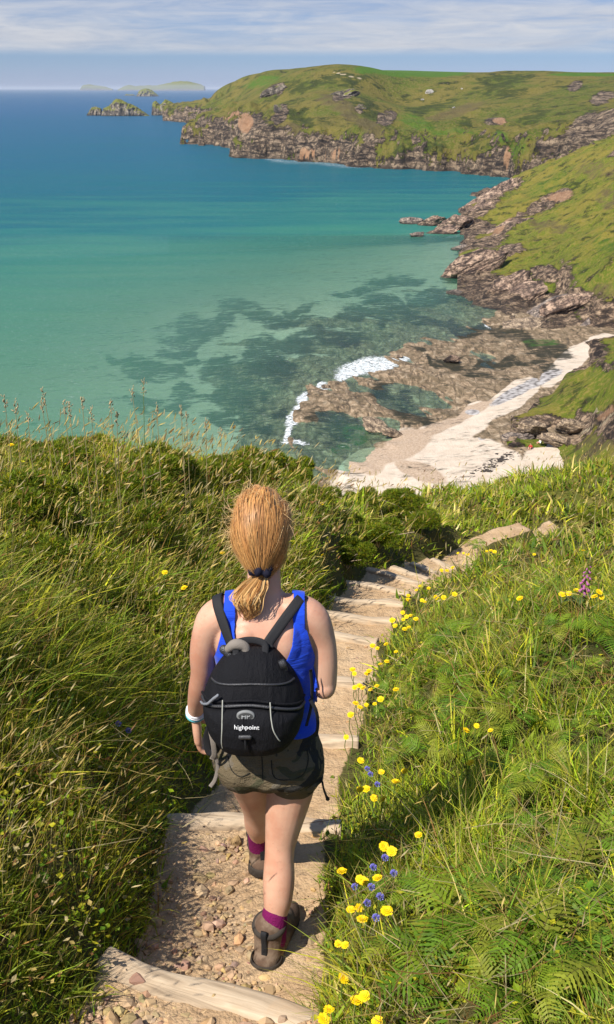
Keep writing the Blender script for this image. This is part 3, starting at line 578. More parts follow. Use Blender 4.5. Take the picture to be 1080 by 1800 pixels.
islet('islet', 181, 262, 203.5, [(181, 203), (184, 192), (197, 186), (204, 178), (209, 176.5), (216, 179), (226, 183), (240, 189), (252, 197), (262, 203)], 26, 1, M_ISLE, 'grassy topped rocky islet just left of centre in the chain off the headland')
islet('islet', 269, 336, 202.5, [(269, 203), (271, 182), (276, 180), (284, 185), (292, 178), (298, 179), (306, 184), (313, 187), (322, 187), (330, 189), (336, 201)], 24, 2, M_ISLE, 'long craggy islet closest to the tip of the headland')
islet('sea_rock', 153, 184, 203, [(153, 203), (158, 196), (163, 190), (170, 189), (178, 192), (181, 198), (184, 203)], 14, 3, M_ISLE, 'small dark bare rock at the seaward end of the islet chain')
islet('islet', 241, 279, 169.5, [(241, 169), (246, 161), (252, 158), (260, 157), (268, 160), (279, 169)], 60, 4, M_ISLE, 'small round offshore islet far out under the hazy coast')
islet('sea_rock', 219, 238, 168, [(219, 168), (223, 165.5), (228, 166.5), (234, 166), (238, 168)], 30, 5, M_ISLE, 'low dark reef left of the small round islet')
def coast(px0, px1, prof, Dm, seed, label):
    k = Dm * CP / FPX * 1.03; base_y = PROJ(np.array((0, Dm, 0.)))[1]; w_ = (px1 - px0) * k; n, m_ = 120, 24
    xs = np.linspace(px0, px1, n); h = np.interp(xs, [q[0] for q in prof], [float(base_y) - q[1] for q in prof]) * k
    Xg, Yg = np.meshgrid((xs - (px0 + px1) / 2) * k, np.linspace(-1, 1, m_)); Z = h[None] * np.clip(1 - np.abs(Yg) ** 2, 0, 1) ** 0.6
    Z = np.maximum(0, 0.85 * Z * (1 + 0.10 * fbm(Xg / (w_ * 0.05), Yg * 2, oct=4, seed=seed))) - 4
    V = np.stack([Xg, Yg * w_ * 0.12, Z], -1).reshape(-1, 3)
    add('distant_island', mesh_np(V, grid_faces(m_, n)), M_ISLE, loc=(((px0 + px1) / 2 - 540) / FPX * Dm * 1.075, Dm, 0), label=label, category='island')
coast(192, 247, [(192, 156), (196, 149), (206, 147.5), (220, 149), (236, 152), (247, 156)], 28000, 6, 'low flat hazy island at the left of the horizon')
coast(246, 392, [(246, 156), (256, 150), (266, 148), (274, 151), (290, 149), (310, 149.5), (330, 145), (352, 141), (368, 142), (380, 146), (392, 150)], 26000, 7, 'long hazy humped island on the horizon behind the headland')

def slab(px, py, z, L, T, ang, seed, label, mat=None, dep=None, yaw=0.0, planes=16, name='shore_rock'):
    """tilted slab: L, T its length and thickness in photo pixels, ang the tilt seen from the path"""
    c = S(px, py, z); k = c[1] * 1.03 / FPX
    return rock_at(name, c, (L * k * 0.5, (dep or L * 0.35) * k, T * k * 0.5), seed, mat or M_SLAB, (0.25, -math.radians(ang), yaw), 5, planes, 0.13, 0.10, label=label, category='rock')
slab(846, 358, 2.5, 92, 22, 33, 11, 'long dark tilted slab at the tip of the shore cliffs')
slab(838, 372, 2.0, 60, 14, 36, 12, 'thin slab leaning below the long dark tilted slab')
slab(880, 338, 4.0, 76, 16, 32, 13, 'flat pale backed slab running up to the turf below the far cove')
slab(818, 370, 1.0, 28, 14, 20, 14, 'small boulder at the foot of the dark tilted slabs')
slab(760, 392, 0.8, 50, 20, 14, 15, 'pale pointed rock in the middle of the skerry off the shore', dep=12)
slab(728, 390, 0.5, 40, 14, -4, 16, 'low flat buff rock at the seaward end of the skerry', M_ROCK)
slab(797, 397, 1.2, 60, 30, 12, 17, 'largest purple brown rock of the skerry')
slab(775, 408, 0.4, 60, 12, 12, 18, 'long sloping ledge in front of the largest skerry rock')
slab(733, 414, 0.3, 24, 10, 6, 19, 'isolated low rock awash in front of the skerry', M_ROCK)
slab(826, 398, 0.7, 30, 20, 30, 20, 'jagged rock between the skerry and the cliff foot')
slab(850, 432, 1.0, 70, 16, 14, 21, 'broad grey ledge below the middle cliff', M_ROCK)
slab(812, 436, 0.5, 34, 12, 10, 22, 'detached grey ledge just seaward of the broad ledge', M_ROCK)
slab(890, 412, 3.0, 84, 20, 30, 23, 'purple ribbed buttress rising to the turf in the middle of the slope')
slab(838, 470, 3.0, 108, 44, 22, 24, 'big dark domed bluff jutting into the water', dep=22)
slab(893, 506, 2.6, 96, 40, 26, 25, 'pale streaked bluff behind the shallow bay', dep=22)
slab(925, 520, 2.0, 80, 24, 30, 26, 'layered slab leaning on the pale streaked bluff')
slab(1000, 540, 3.0, 120, 34, 20, 27, 'wide layered cliff foot above the far strip of sand', dep=22)
slab(960, 548, 1.6, 90, 18, 24, 28, 'low ribbed ledge below the wide layered cliff foot', M_ROCK)
slab(1055, 565, 2.0, 90, 24, 10, 29, 'grey ledge at the edge of the far strip of sand', M_ROCK)
slab(920, 572, 0.7, 70, 9, 6, 30, 'flat buff ledge beside the small patch of white water', M_BUFF)
slab(793, 632, 0.7, 26, 18, 10, 31, 'dark upright boulder standing on the rock platform', dep=8)
slab(660, 748, 0.6, 50, 16, -18, 32, 'broken rubbly outcrop in the middle of the platform', M_BUFF)
slab(690, 762, 0.6, 36, 14, -20, 33, 'tumbled block at the inner edge of the rubbly outcrop', M_BUFF)
slab(572, 679, 0.3, 18, 7, 0, 34, 'small rock breaking the surf left of the platform', M_BUFF)
slab(703, 626, 0.3, 14, 5, 0, 35, 'small rock at the right end of the long foam patch', M_BUFF)
slab(800, 515, 0.2, 36, 5, 4, 36, 'low reef awash off the domed bluff', M_ROCK)
slab(912, 770, 2.8, 56, 18, 6, 37, 'dark jagged slab at the beach end of the low cliff', M_ROCK, dep=14)
slab(938, 752, 4.0, 60, 34, 0, 38, 'rounded overhanging block of the low cliff', M_BUFF, dep=16)
slab(985, 775, 3.6, 70, 20, -12, 39, 'pale tumbled blocks at the foot of the low cliff', M_BUFF, dep=14)
slab(1000, 752, 5.0, 60, 30, -6, 40, 'fractured upper face of the low cliff', M_BUFF, dep=12)
slab(1010, 788, 3.2, 30, 9, -10, 41, 'loose grey boulder on the sand under the low cliff', M_ROCK)
o = U(1050, 842, 104); rock_at('rock_outcrop', o, (1.6, 1.0, 0.6), 45, M_WHITE, (0.2, -0.6, 0), 4, label='pale leaning slab poking out of the turf at the right edge', category='rock')
o = U(1002, 858, 112); rock_at('rock_outcrop', o, (1.4, 1.0, 0.45), 46, M_BUFF, (0.1, -0.1, 0), 4, label='low buff outcrop in the turf under the pale leaning slab', category='rock')
def far_on(px, py):
    Ys = np.geomspace(600, 2200, 900); r = ray(px, py); X = r[0] / r[1] * Ys; Z = HC + r[2] / r[1] * Ys; h = far_h(X, Ys)
    i = np.argmax(h > Z); return np.array((X[i], Ys[i], h[i]))
for i, (px, py, dm, lb) in enumerate([(755, 165, (3.6, 3, 4.6), 'white pointed rock standing on the far green valley side'), (743, 176, (2.4, 2, 1.4), 'small white rock below the white pointed rock'), (812, 157, (1.2, 1.2, 0.9), 'tiny white rock high on the far hill'), (798, 190, (1.6, 1.4, 1.0), 'tiny pale rock in the middle of the far hill side')]):
    q = far_on(px, py); rock_at('white_rock', q, dm, 150 + i, M_WHITE, sub=3, label=lb, category='rock')
for i, (px, py, dm, lb) in enumerate([(605, 168, (15, 8, 5.5), 'grey crag high on the headland slope under the cliff path'), (486, 160, (13, 8, 5), 'grey crag on the left shoulder of the headland'), (632, 190, (5, 4, 3), 'small grey crag below the big grey crag of the headland'), (491, 200, (6, 5, 8), 'upright grey crag above the left cliffs of the headland')]):
    q = far_on(px, py); rock_at('crag', q - np.array((0, 0, 0.8)), dm, 160 + i, M_ROCK if False else M_ISLE, (0, -0.3, 0), 4, 16, 0.16, label=lb, category='rock')

# ================================================================== THE NEAR HILLSIDE, THE PATH AND ITS STEPS
RISE = 0.25
LOGPX = [((190, 1688), (560, 1812)), ((290, 1440), (600, 1452)), ((400, 1292), (625, 1301)), ((480, 1190), (640, 1199)), ((535, 1108), (660, 1126)), ((566, 1078), (692, 1092)), ((582, 1052), (707, 1063)),
         ((600, 1020), (716, 1042)), ((648, 1000), (738, 1026)), ((690, 998), (752, 1018)), ((724, 990), (766, 1006)), ((760, 983), (800, 1000)), ((905, 932), (935, 950)), ((955, 925), (990, 950))]
LOGZ = [47.62 - RISE * k for k in range(12)] + [44.47, 44.17]
LOGS = [(S(*a, z), S(*b, z)) for (a, b), z in zip(LOGPX, LOGZ)]
MIDS = np.array([(a + b) / 2 for a, b in LOGS])
CL = np.vstack([[(-0.62, -1.5, 48.6), (-0.58, 0.6, 48.05), (-0.50, 1.6, 47.75)], MIDS[:12], [(2.1, 12.6, 44.7)], MIDS[12:], [(4.1, 14.9, 43.95)]])
CLD = catmull(CL, 10)
def path_dist(x, y):
    x = np.asarray(x, float); y = np.asarray(y, float); sh = x.shape; q = np.stack([x.ravel(), y.ravel()], 1)
    best = np.full(len(q), 1e9); side = np.zeros(len(q)); zz = np.zeros(len(q))
    for i in range(len(CLD) - 1):
        a, b = CLD[i, :2], CLD[i + 1, :2]; d = b - a; L2 = d @ d
        t_ = np.clip((q - a) @ d / L2, 0, 1); r_ = q - a - t_[:, None] * d; dist = np.hypot(r_[:, 0], r_[:, 1])
        k = dist < best; best[k] = dist[k]; side[k] = np.sign(d[0] * r_[k, 1] - d[1] * r_[k, 0]); zz[k] = CLD[i, 2] + t_[k] * (CLD[i + 1, 2] - CLD[i, 2])
    return best.reshape(sh), side.reshape(sh), zz.reshape(sh)
def half_w(y): return 0.265 + 0.08 * sstep(y, 2.9, 1.9) - 0.15 * sstep(y, 11.4, 12.6)
def path_z(x, y):
    z = np.full(np.shape(x), LOGZ[0] - 0.02) + 0.16 * np.clip(2.35 - np.asarray(y, float), 0, 5)
    for i, (a, b) in enumerate(LOGS):
        d = b - a; n = np.array((-d[1], d[0])); n = n / np.hypot(*n); m_ = (a + b) / 2
        s = (np.asarray(x) - m_[0]) * n[0] + (np.asarray(y) - m_[1]) * n[1]
        drop = RISE if i < 11 else (0.25 if i < 12 else 0.30)
        z = z - drop * 0.78 * sstep(s, 0.02, 0.07) - drop * 0.22 * sstep(s, 0.07, 0.7)
    return z - 0.36 * np.clip(np.asarray(y, float) - 14.2, 0, 50)
near = []
def NP(*q): near.append(U(*q))
for q in [(0, 925, 5.4), (150, 915, 6.0), (300, 885, 7.0), (480, 868, 9.0), (560, 878, 10.5), (640, 895, 13), (700, 892, 16), (800, 893, 19), (930, 908, 22), (1080, 908, 25),
          (0, 1140, 3.8), (150, 1130, 4.4), (300, 1100, 5.3), (430, 1050, 6.6), (540, 960, 8.0), (620, 940, 9.0), (690, 920, 10.6), (760, 915, 12.5), (830, 915, 14.0),
          (0, 1390, 2.85), (140, 1370, 3.2), (250, 1290, 3.9), (0, 1600, 2.3), (100, 1560, 2.6), (-200, 1310, 2.6), (-300, 900, 4.0), (-300, 1600, 2.0), (-700, 1000, 3.0),
          (780, 955, 12.0), (850, 925, 14.0)]: NP(*q)
for q in [(760, 1600, 2.62), (690, 1790, 2.2), (1080, 1790, 2.0), (1080, 1400, 3.15), (850, 1400, 3.55), (850, 1200, 4.9), (1080, 1100, 5.5), (850, 1060, 7.0), (1080, 960, 10.0), (920, 990, 9.4), (1080, 910, 15), (960, 905, 15), (850, 885, 17), (1400, 1100, 5.0), (1400, 900, 12), (1500, 1500, 2.6), (760, 1100, 6.8), (800, 1010, 9.0), (1600, 850, 20), (1400, 870, 24)]: NP(*q)
for i, c_ in enumerate(CLD[::4]):
    near.append(np.array((c_[0], c_[1], c_[2] - 0.10)))
near += [np.array(q, float) for q in [(-4.5, 8.5, 46.2), (-3.0, 10, 45.0), (-2.0, 12.5, 43.8), (-0.6, 15, 42.4), (1.0, 19, 40.2), (4.0, 26, 37.2), (9, 30, 36.0), (-6, 14, 42.0), (-3, 20, 38), (0, 28, 33), (6, 38, 29.5), (12, 40, 31), (-9, 24, 33), (-12, 45, 16), (0, 50, 17), (14, 60, 17), (-8, 4, 48.4), (-5, 1, 49.0), (-12, 10, 44.5), (-3, -2.5, 49.6), (3, -2, 49.2), (8, 2, 49.6), (9, 8, 47.6), (14, 16, 45), (24, 30, 39), (30, 50, 28), (-25, 20, 34), (1.6, 0.5, 48.6)]]
near_h = TPS(near, 1e-4)
def ground(x, y, detail=True):
    x = np.asarray(x, float); y = np.asarray(y, float)
    d, s, _ = path_dist(x, y); hw = half_w(y) + fbm(x * 2.2, y * 2.2, oct=3, seed=201) * 0.07
    z = near_h(x, y)
    if detail: z = z + (fbm(x * 0.9, y * 0.9, oct=3, seed=203) * 0.22 + fbm(x * 3.1, y * 3.1, oct=3, seed=205) * 0.11) * sstep(d, 0.35, 0.9) * sstep(y, 40, 20)
    wgt = sstep(d, hw, hw + 0.22)
    return z * wgt + (path_z(x, y) + 0.03 * sstep(d, 0.1, 0.5)) * (1 - wgt)
def bare(x, y):
    """1 on the trodden path, 0 in the vegetation"""
    d, s, _ = path_dist(x, y); hw = half_w(y) + fbm(np.asarray(x) * 2.2, np.asarray(y) * 2.2, oct=3, seed=201) * 0.07
    return 1 - sstep(d, hw - 0.03, hw + 0.05)
def hit(px, py, ymin=1.2, ymax=40):
    Ys = np.geomspace(ymin, ymax, 500); r = ray(px, py); X = r[0] / r[1] * Ys; Z = HC + r[2] / r[1] * Ys; h = ground(X, Ys)
    i = int(np.argmax(h > Z)) if (h > Z).any() else int(np.argmin((Z - h) / Ys))
    return np.array((X[i], Ys[i], h[i]))

M_SOIL, t = material('soil and thatch under the grass'); p = t.pos()
a1 = t.noise(p, 3.0, 6, 0.65); a2 = t.noise(p, 22, 5, 0.7)
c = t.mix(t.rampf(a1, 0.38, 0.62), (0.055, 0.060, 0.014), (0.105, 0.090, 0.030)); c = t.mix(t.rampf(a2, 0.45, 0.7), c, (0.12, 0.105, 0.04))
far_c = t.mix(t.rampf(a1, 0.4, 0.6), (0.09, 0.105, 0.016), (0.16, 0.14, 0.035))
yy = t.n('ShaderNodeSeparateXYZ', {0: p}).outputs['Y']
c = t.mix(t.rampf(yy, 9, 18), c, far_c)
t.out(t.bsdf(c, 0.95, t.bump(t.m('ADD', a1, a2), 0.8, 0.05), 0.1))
M_PATH, t = material('trodden stony earth'); p = t.pos()
a1 = t.noise(p, 4.0, 7, 0.6); a2 = t.noise(p, 30, 6, 0.7); v1 = t.voro(p, 38); v2 = t.voro(p, 90)
c = t.mix(t.rampf(a1, 0.35, 0.65), (0.46, 0.305, 0.17), (0.58, 0.41, 0.245)); c = t.mix(t.m('MULTIPLY', t.rampf(a2, 0.5, 0.75), 0.5), c, (0.33, 0.205, 0.115))
c = t.mix(t.m('MULTIPLY', t.rampf(v1, 0.25, 0.1), 0.4), c, (0.60, 0.44, 0.28))
c = t.mix(t.rampf(t.m('ADD', t.attr('bare'), t.m('MULTIPLY', t.m('SUBTRACT', a2, 0.5), 0.8)), 0.35, 0.65), t.mix(a1, (0.07, 0.062, 0.02), (0.12, 0.11, 0.035)), c)
t.out(t.bsdf(c, 0.95, t.bump(t.m('ADD', t.m('MULTIPLY', v1, -0.35), t.m('ADD', t.m('MULTIPLY', v2, -0.25), t.m('MULTIPLY', a2, 1.6))), 0.85, 0.016), 0.1))
def build_ground():
    s_ = np.linspace(-0.85, 0.85, 300); r_ = np.geomspace(1.6, 70, 300)
    SX, RR = np.meshgrid(s_, r_); X = SX * (RR + 0.8); Y = RR - 3.2
    d, _, _ = path_dist(X, Y)
    z = ground(X, Y) - 0.03 - 0.35 * (1 - sstep(d, 0.30, 0.60))
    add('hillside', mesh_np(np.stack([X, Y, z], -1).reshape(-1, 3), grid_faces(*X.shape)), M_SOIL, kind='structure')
    # the path: fine ribbon so that the steps are crisp
    i0 = np.arange(len(CLD)); dense = []
    for k in range(3): pass
    C = CLD[:, :2]; seg = np.hypot(*np.diff(C, axis=0).T); L = np.concatenate([[0], np.cumsum(seg)])
    q = np.concatenate([np.arange(0.9, 8.5, 0.016), np.arange(8.5, L[-1], 0.035)])
    cx = np.interp(q, L, C[:, 0]); cy = np.interp(q, L, C[:, 1]); k_ = 15
    ker = np.ones(k_) / k_; cxs = np.convolve(np.pad(cx, k_ // 2, 'edge'), ker, 'valid'); cys = np.convolve(np.pad(cy, k_ // 2, 'edge'), ker, 'valid')
    tx, ty = np.gradient(cxs), np.gradient(cys); ln = np.hypot(tx, ty); nx, ny = -ty / ln, tx / ln
    o_ = np.linspace(-0.75, 0.75, 84)
    X = cxs[:, None] + nx[:, None] * o_; Y = cys[:, None] + ny[:, None] * o_
    z = ground(X, Y) + 0.004 + fbm(X * 7, Y * 7, oct=4, seed=211) * 0.018 * bare(X, Y)
    add('path', mesh_np(np.stack([X, Y, z], -1).reshape(-1, 3), grid_faces(*X.shape), dict(bare=bare(X, Y).ravel())), M_PATH, kind='structure')
build_ground()

M_LOG, t = material('weathered timber'); p = t.obj()
g1 = t.noise(t.map(p, scale=(2.5, 40, 40)), 1.0, 6, 0.6, 0.6); g2 = t.noise(p, 9, 5)
c = t.ramp(g1, [(0.3, (0.20, 0.145, 0.095)), (0.5, (0.46, 0.35, 0.235)), (0.7, (0.60, 0.48, 0.335))]); c = t.mix(t.m('MULTIPLY', t.rampf(g2, 0.5, 0.7), 0.6), c, (0.50, 0.34, 0.20))
t.out(t.bsdf(c, 0.85, t.bump(g1, 0.5, 0.006), 0.2))
LOGLAB = ['wide pale timber step across the bottom of the picture, nearest of the steps', 'pale timber step just beyond the hiker\'s forward boot', 'timber step beside the hiker\'s hip, partly under grass', 'timber step beside the hiker\'s right elbow', 'timber step level with the hiker\'s right upper arm, lowest of the clear flight',
          'timber step second up from the lowest clear step beside the hiker\'s shoulder', 'timber step third of the clear flight beside the grass bank', 'timber step fourth of the clear flight, slightly skewed', 'skewed timber step fifth in the clear flight below the dark bush', 'narrow skewed timber step sixth in the clear flight',
          'narrow timber step seventh in the flight where the path bends', 'last small timber step before the path vanishes behind yellow flowers', 'short timber step on the far bend, left of two', 'short timber step at the far end of the path, right of two']
for i, (a, b) in enumerate(LOGS):
    mid = (a + b) / 2; d = b - a; L = float(np.linalg.norm(d)) * (1.05 if i != 1 else 1.0); an = math.atan2(d[1], d[0])
    n, m_ = 60, 20; tt = np.linspace(-0.5, 0.5, n); aa = np.linspace(0, 2 * math.pi, m_, endpoint=False)
    hw_, hh_ = (0.050 if i else 0.058), 0.085
    ca, sa = np.cos(aa), np.sin(aa); sy = np.sign(ca) * np.abs(ca) ** 0.45 * hw_; sz = np.sign(sa) * np.abs(sa) ** 0.45 * hh_
    T, A_ = np.meshgrid(tt, aa, indexing='ij'); nz = fbm(T * L * 5 + i * 7, np.broadcast_to(sy * 18, T.shape), np.broadcast_to(sz * 18, T.shape), 4, 221 + i) * 0.010
    sc_ = 1 + nz / 0.07
    V = np.stack([T * L, sy[None] * sc_ + 0.012 * np.sin(T * 5 + i), sz[None] * sc_ + 0.006 * np.sin(T * 7 + 2 * i)], -1).reshape(-1, 3)
    F = [grid_faces(n, m_, True)]; nv = len(V); V = np.vstack([V, [[-0.5 * L, 0, 0]], [[0.5 * L, 0, 0]]]); j = np.arange(m_)
    F += [np.stack([np.full(m_, nv), (j + 1) % m_, j], 1), np.stack([np.full(m_, nv + 1), (n - 1) * m_ + j, (n - 1) * m_ + (j + 1) % m_], 1)]
    add('timber_step', mesh_np(V, F), M_LOG, loc=(mid[0], mid[1], mid[2] - hh_ + 0.012), rot=(0, 0, an), label=LOGLAB[i], category='step', group='timber steps down the path')

# ------------------------------------------------------------------ loose stones: nobody could count them
def scatter_stones():
    V0, F0 = ICO[1]; n = 17000; parts_V, parts_F, cols = [], [], []
    k = RNG.integers(0, len(CLD) - 1, n * 3); 
    wts = 1 / np.maximum(CLD[:, 1] - 0.2, 1.0) ** 2.2; wts[CLD[:, 1] < 1.2] = 0.0; wts /= wts.sum(); k = RNG.choice(len(CLD), n, p=wts)
    x = CLD[k, 0] + RNG.uniform(-0.5, 0.5, n); y = CLD[k, 1] + RNG.uniform(-0.15, 0.15, n)
    keep = (bare(x, y) > 0.35) & (fbm(x * 2.5, y * 2.5, oct=2, seed=230) > -0.28 - 0.25 * (y < 3.4)); x, y = x[keep], y[keep]; n = len(x)
    s = np.exp(RNG.normal(math.log(0.0066), 0.55, n)) * np.where(y > 3.4, 0.8, 1.15); s = np.clip(s, 0.004, 0.036); z = ground(x, y) + s * 0.2
    rot = RNG.normal(size=(n, 3, 3)); Q = np.linalg.qr(rot)[0]
    dims = RNG.uniform(0.55, 1.25, (n, 1, 3)); jit = RNG.uniform(0.72, 1.2, (n, len(V0), 1))
    P = (V0[None] * jit * dims) @ Q; P[..., 2] *= 0.75; P = P * s[:, None, None] + np.stack([x, y, z], 1)[:, None]
    F = (F0[None] + (np.arange(n) * len(V0))[:, None, None]).reshape(-1, 3)
    base_ = np.array((0.50, 0.34, 0.19)) * RNG.uniform(0.65, 1.25, (n, 1)) * np.array((1, 1, 1)) + RNG.normal(0, 0.02, (n, 3))
    col = np.repeat(np.clip(base_, 0.03, 0.75), len(V0), 0)
    return mesh_np(P.reshape(-1, 3), F, dict(col=col), smooth=False)
M_STONE, t = material('path stones'); t.out(t.bsdf(t.mix(t.m('MULTIPLY', t.noise(t.pos(), 160, 3), 0.4), t.attr('col', 'Color'), (0.25, 0.17, 0.10)), 0.9, None, 0.15))
add('gravel', scatter_stones(), M_STONE, kind='stuff', label='loose buff stones and grit on the trodden path', category='gravel')

# ================================================================== GRASS AND OTHER GROUND COVER
M_GRASS, t = material('grass blades'); ca = t.attr('col', 'Color')
d1 = t.n('ShaderNodeBsdfPrincipled', {'Base Color': ca, 'Roughness': 0.55, 'Specular IOR Level': 0.25}).outputs[0]
tr_ = t.n('ShaderNodeBsdfTranslucent', {'Color': t.mix(1.0, ca, (1.0, 1.0, 0.55), 'MULTIPLY')}).outputs[0]
t.out(t.n('ShaderNodeMixShader', {0: 0.42, 1: d1, 2: tr_}).outputs[0])
PAL = {'fresh': (0.25, 0.35, 0.014), 'lush': (0.11, 0.22, 0.012), 'yellow': (0.48, 0.45, 0.024), 'straw': (0.58, 0.44, 0.14), 'olive': (0.22, 0.225, 0.018), 'rust': (0.26, 0.125, 0.04), 'pale': (0.52, 0.43, 0.22), 'dark': (0.03, 0.055, 0.008)}
PK = list(PAL); PV = np.array([PAL[k] for k in PK])
def strips(base, up, lean, L, Wd, bend, col, tipcol=None, levels=(0, 0.3, 0.62, 0.86, 1.0)):
    """grass-like tapered strips; all inputs are arrays of n"""
    n = len(base); lev = np.asarray(levels); K = len(lev)
    side = np.cross(up, lean); side /= np.linalg.norm(side, axis=1)[:, None] + 1e-9
    tw = RNG.uniform(0, math.pi, n); side = side * np.cos(tw)[:, None] + lean * np.sin(tw)[:, None]
    t_ = lev[None, :, None]
    c = base[:, None] + up[:, None] * (L[:, None, None] * (t_ - 0.42 * bend[:, None, None] * t_ ** 2)) + lean[:, None] * (L[:, None, None] * bend[:, None, None] * t_ ** 1.8)
    wv = Wd[:, None, None] * np.clip(1 - t_ ** 1.6, 0, 1) * 0.5
    wv = np.where(t_ == 0, Wd[:, None, None] * 0.38, wv)
    Lf, Rt = c - side[:, None] * wv, c + side[:, None] * wv
    V = np.stack([Lf[:, :-1], Rt[:, :-1]], 2).reshape(n, -1, 3); V = np.concatenate([V, c[:, -1:]], 1); nv = V.shape[1]
    f = []
    for i in range(K - 2): f.append((2 * i, 2 * i + 1, 2 * i + 3)); f.append((2 * i, 2 * i + 3, 2 * i + 2))
    f.append((2 * (K - 2), 2 * (K - 2) + 1, nv - 1)); f = np.array(f)
    F = (f[None] + (np.arange(n) * nv)[:, None, None]).reshape(-1, 3)
    if tipcol is None: C = np.repeat(col[:, None], nv, 1)
    else:
        tt = np.concatenate([np.repeat(lev[:-1], 2), [1.0]]) ** 2
        C = col[:, None] * (1 - tt[None, :, None]) + tipcol[:, None] * tt[None, :, None]
    return V.reshape(-1, 3), F, C.reshape(-1, 3), c[:, -1], (c[:, -1] - c[:, -2])
def sample(n, y0, y1, x0=-130, x1=1210, pw=1.0):
    """scatter over the hillside, denser towards the path's viewpoint"""
    u = RNG.uniform(0, 1, n); Y = np.exp(math.log(y0) + u ** pw * (math.log(y1) - math.log(y0))); px = RNG.uniform(x0, x1, n)
    # the pixel column fans out with the slant distance
    dep = Y * CP + 2.2 * SP + Y * 0.36 * SP; X = (px - 540) / FPX * dep
    return X, Y
def unit(v): return v / (np.linalg.norm(v, axis=-1, keepdims=True) + 1e-9)
FERN_RNG = np.random.default_rng(77)
FERNS = [(878, 1003, .26), (845, 1068, .26), (905, 1128, .26), (852, 1158, .30), (765, 1132, .24), (800, 1185, .27), (950, 1182, .26), (1002, 1222, .27), (788, 1235, .27), (832, 1256, .28), (742, 1292, .28), (766, 1318, .26), (704, 1335, .24), (838, 1300, .26), (1012, 1302, .25), (962, 1392, .24), (900, 1430, .22), (945, 1500, .26), (992, 1562, .27), (1055, 1500, .26), (930, 1565, .26), (762, 1602, .27), (800, 1655, .28), (742, 1700, .26), (785, 1742, .30), (850, 1705, .27), (1002, 1610, .26), (900, 1625, .27), (1052, 1650, .25), (872, 1785, .27), (980, 1745, .27), (1020, 1012, .25), (1062, 1062, .25), (962, 1052, .25), (772, 1062, .22), (832, 962, .24), (1052, 1192, .26), (1042, 1352, .25), (722, 1242, .22), (684, 1262, .18), (1070, 1130, .26), (905, 1210, .26), (985, 1120, .25), (870, 1360, .24), (690, 1600, .20), (1060, 1760, .26), (920, 1690, .25), (810, 1120, .24), (735, 1180, .20), (890, 1280, .24)]
FERNS = [(px + FERN_RNG.normal(0, 20) * (k > 0), py + FERN_RNG.normal(0, 16) * (k > 0), sc_) for px, py, sc_ in FERNS for k in range(3)]
FERNS = [f for f in FERNS if f[0] > 640 and f[0] < 1120]
FPOS = [hit(px, py + 10) for px, py, _ in FERNS]
FSC = [sc_ * 0.62 * FERN_RNG.uniform(0.8, 1.35) for _, _, sc_ in FERNS]
def fern_near(x, y, k=0.62):
    r_ = np.full(np.shape(x), 9.0)
    for q, f_ in zip(FPOS, FSC): r_ = np.minimum(r_, np.hypot(x - q[0], y - q[1]) / (f_ * k))
    return r_
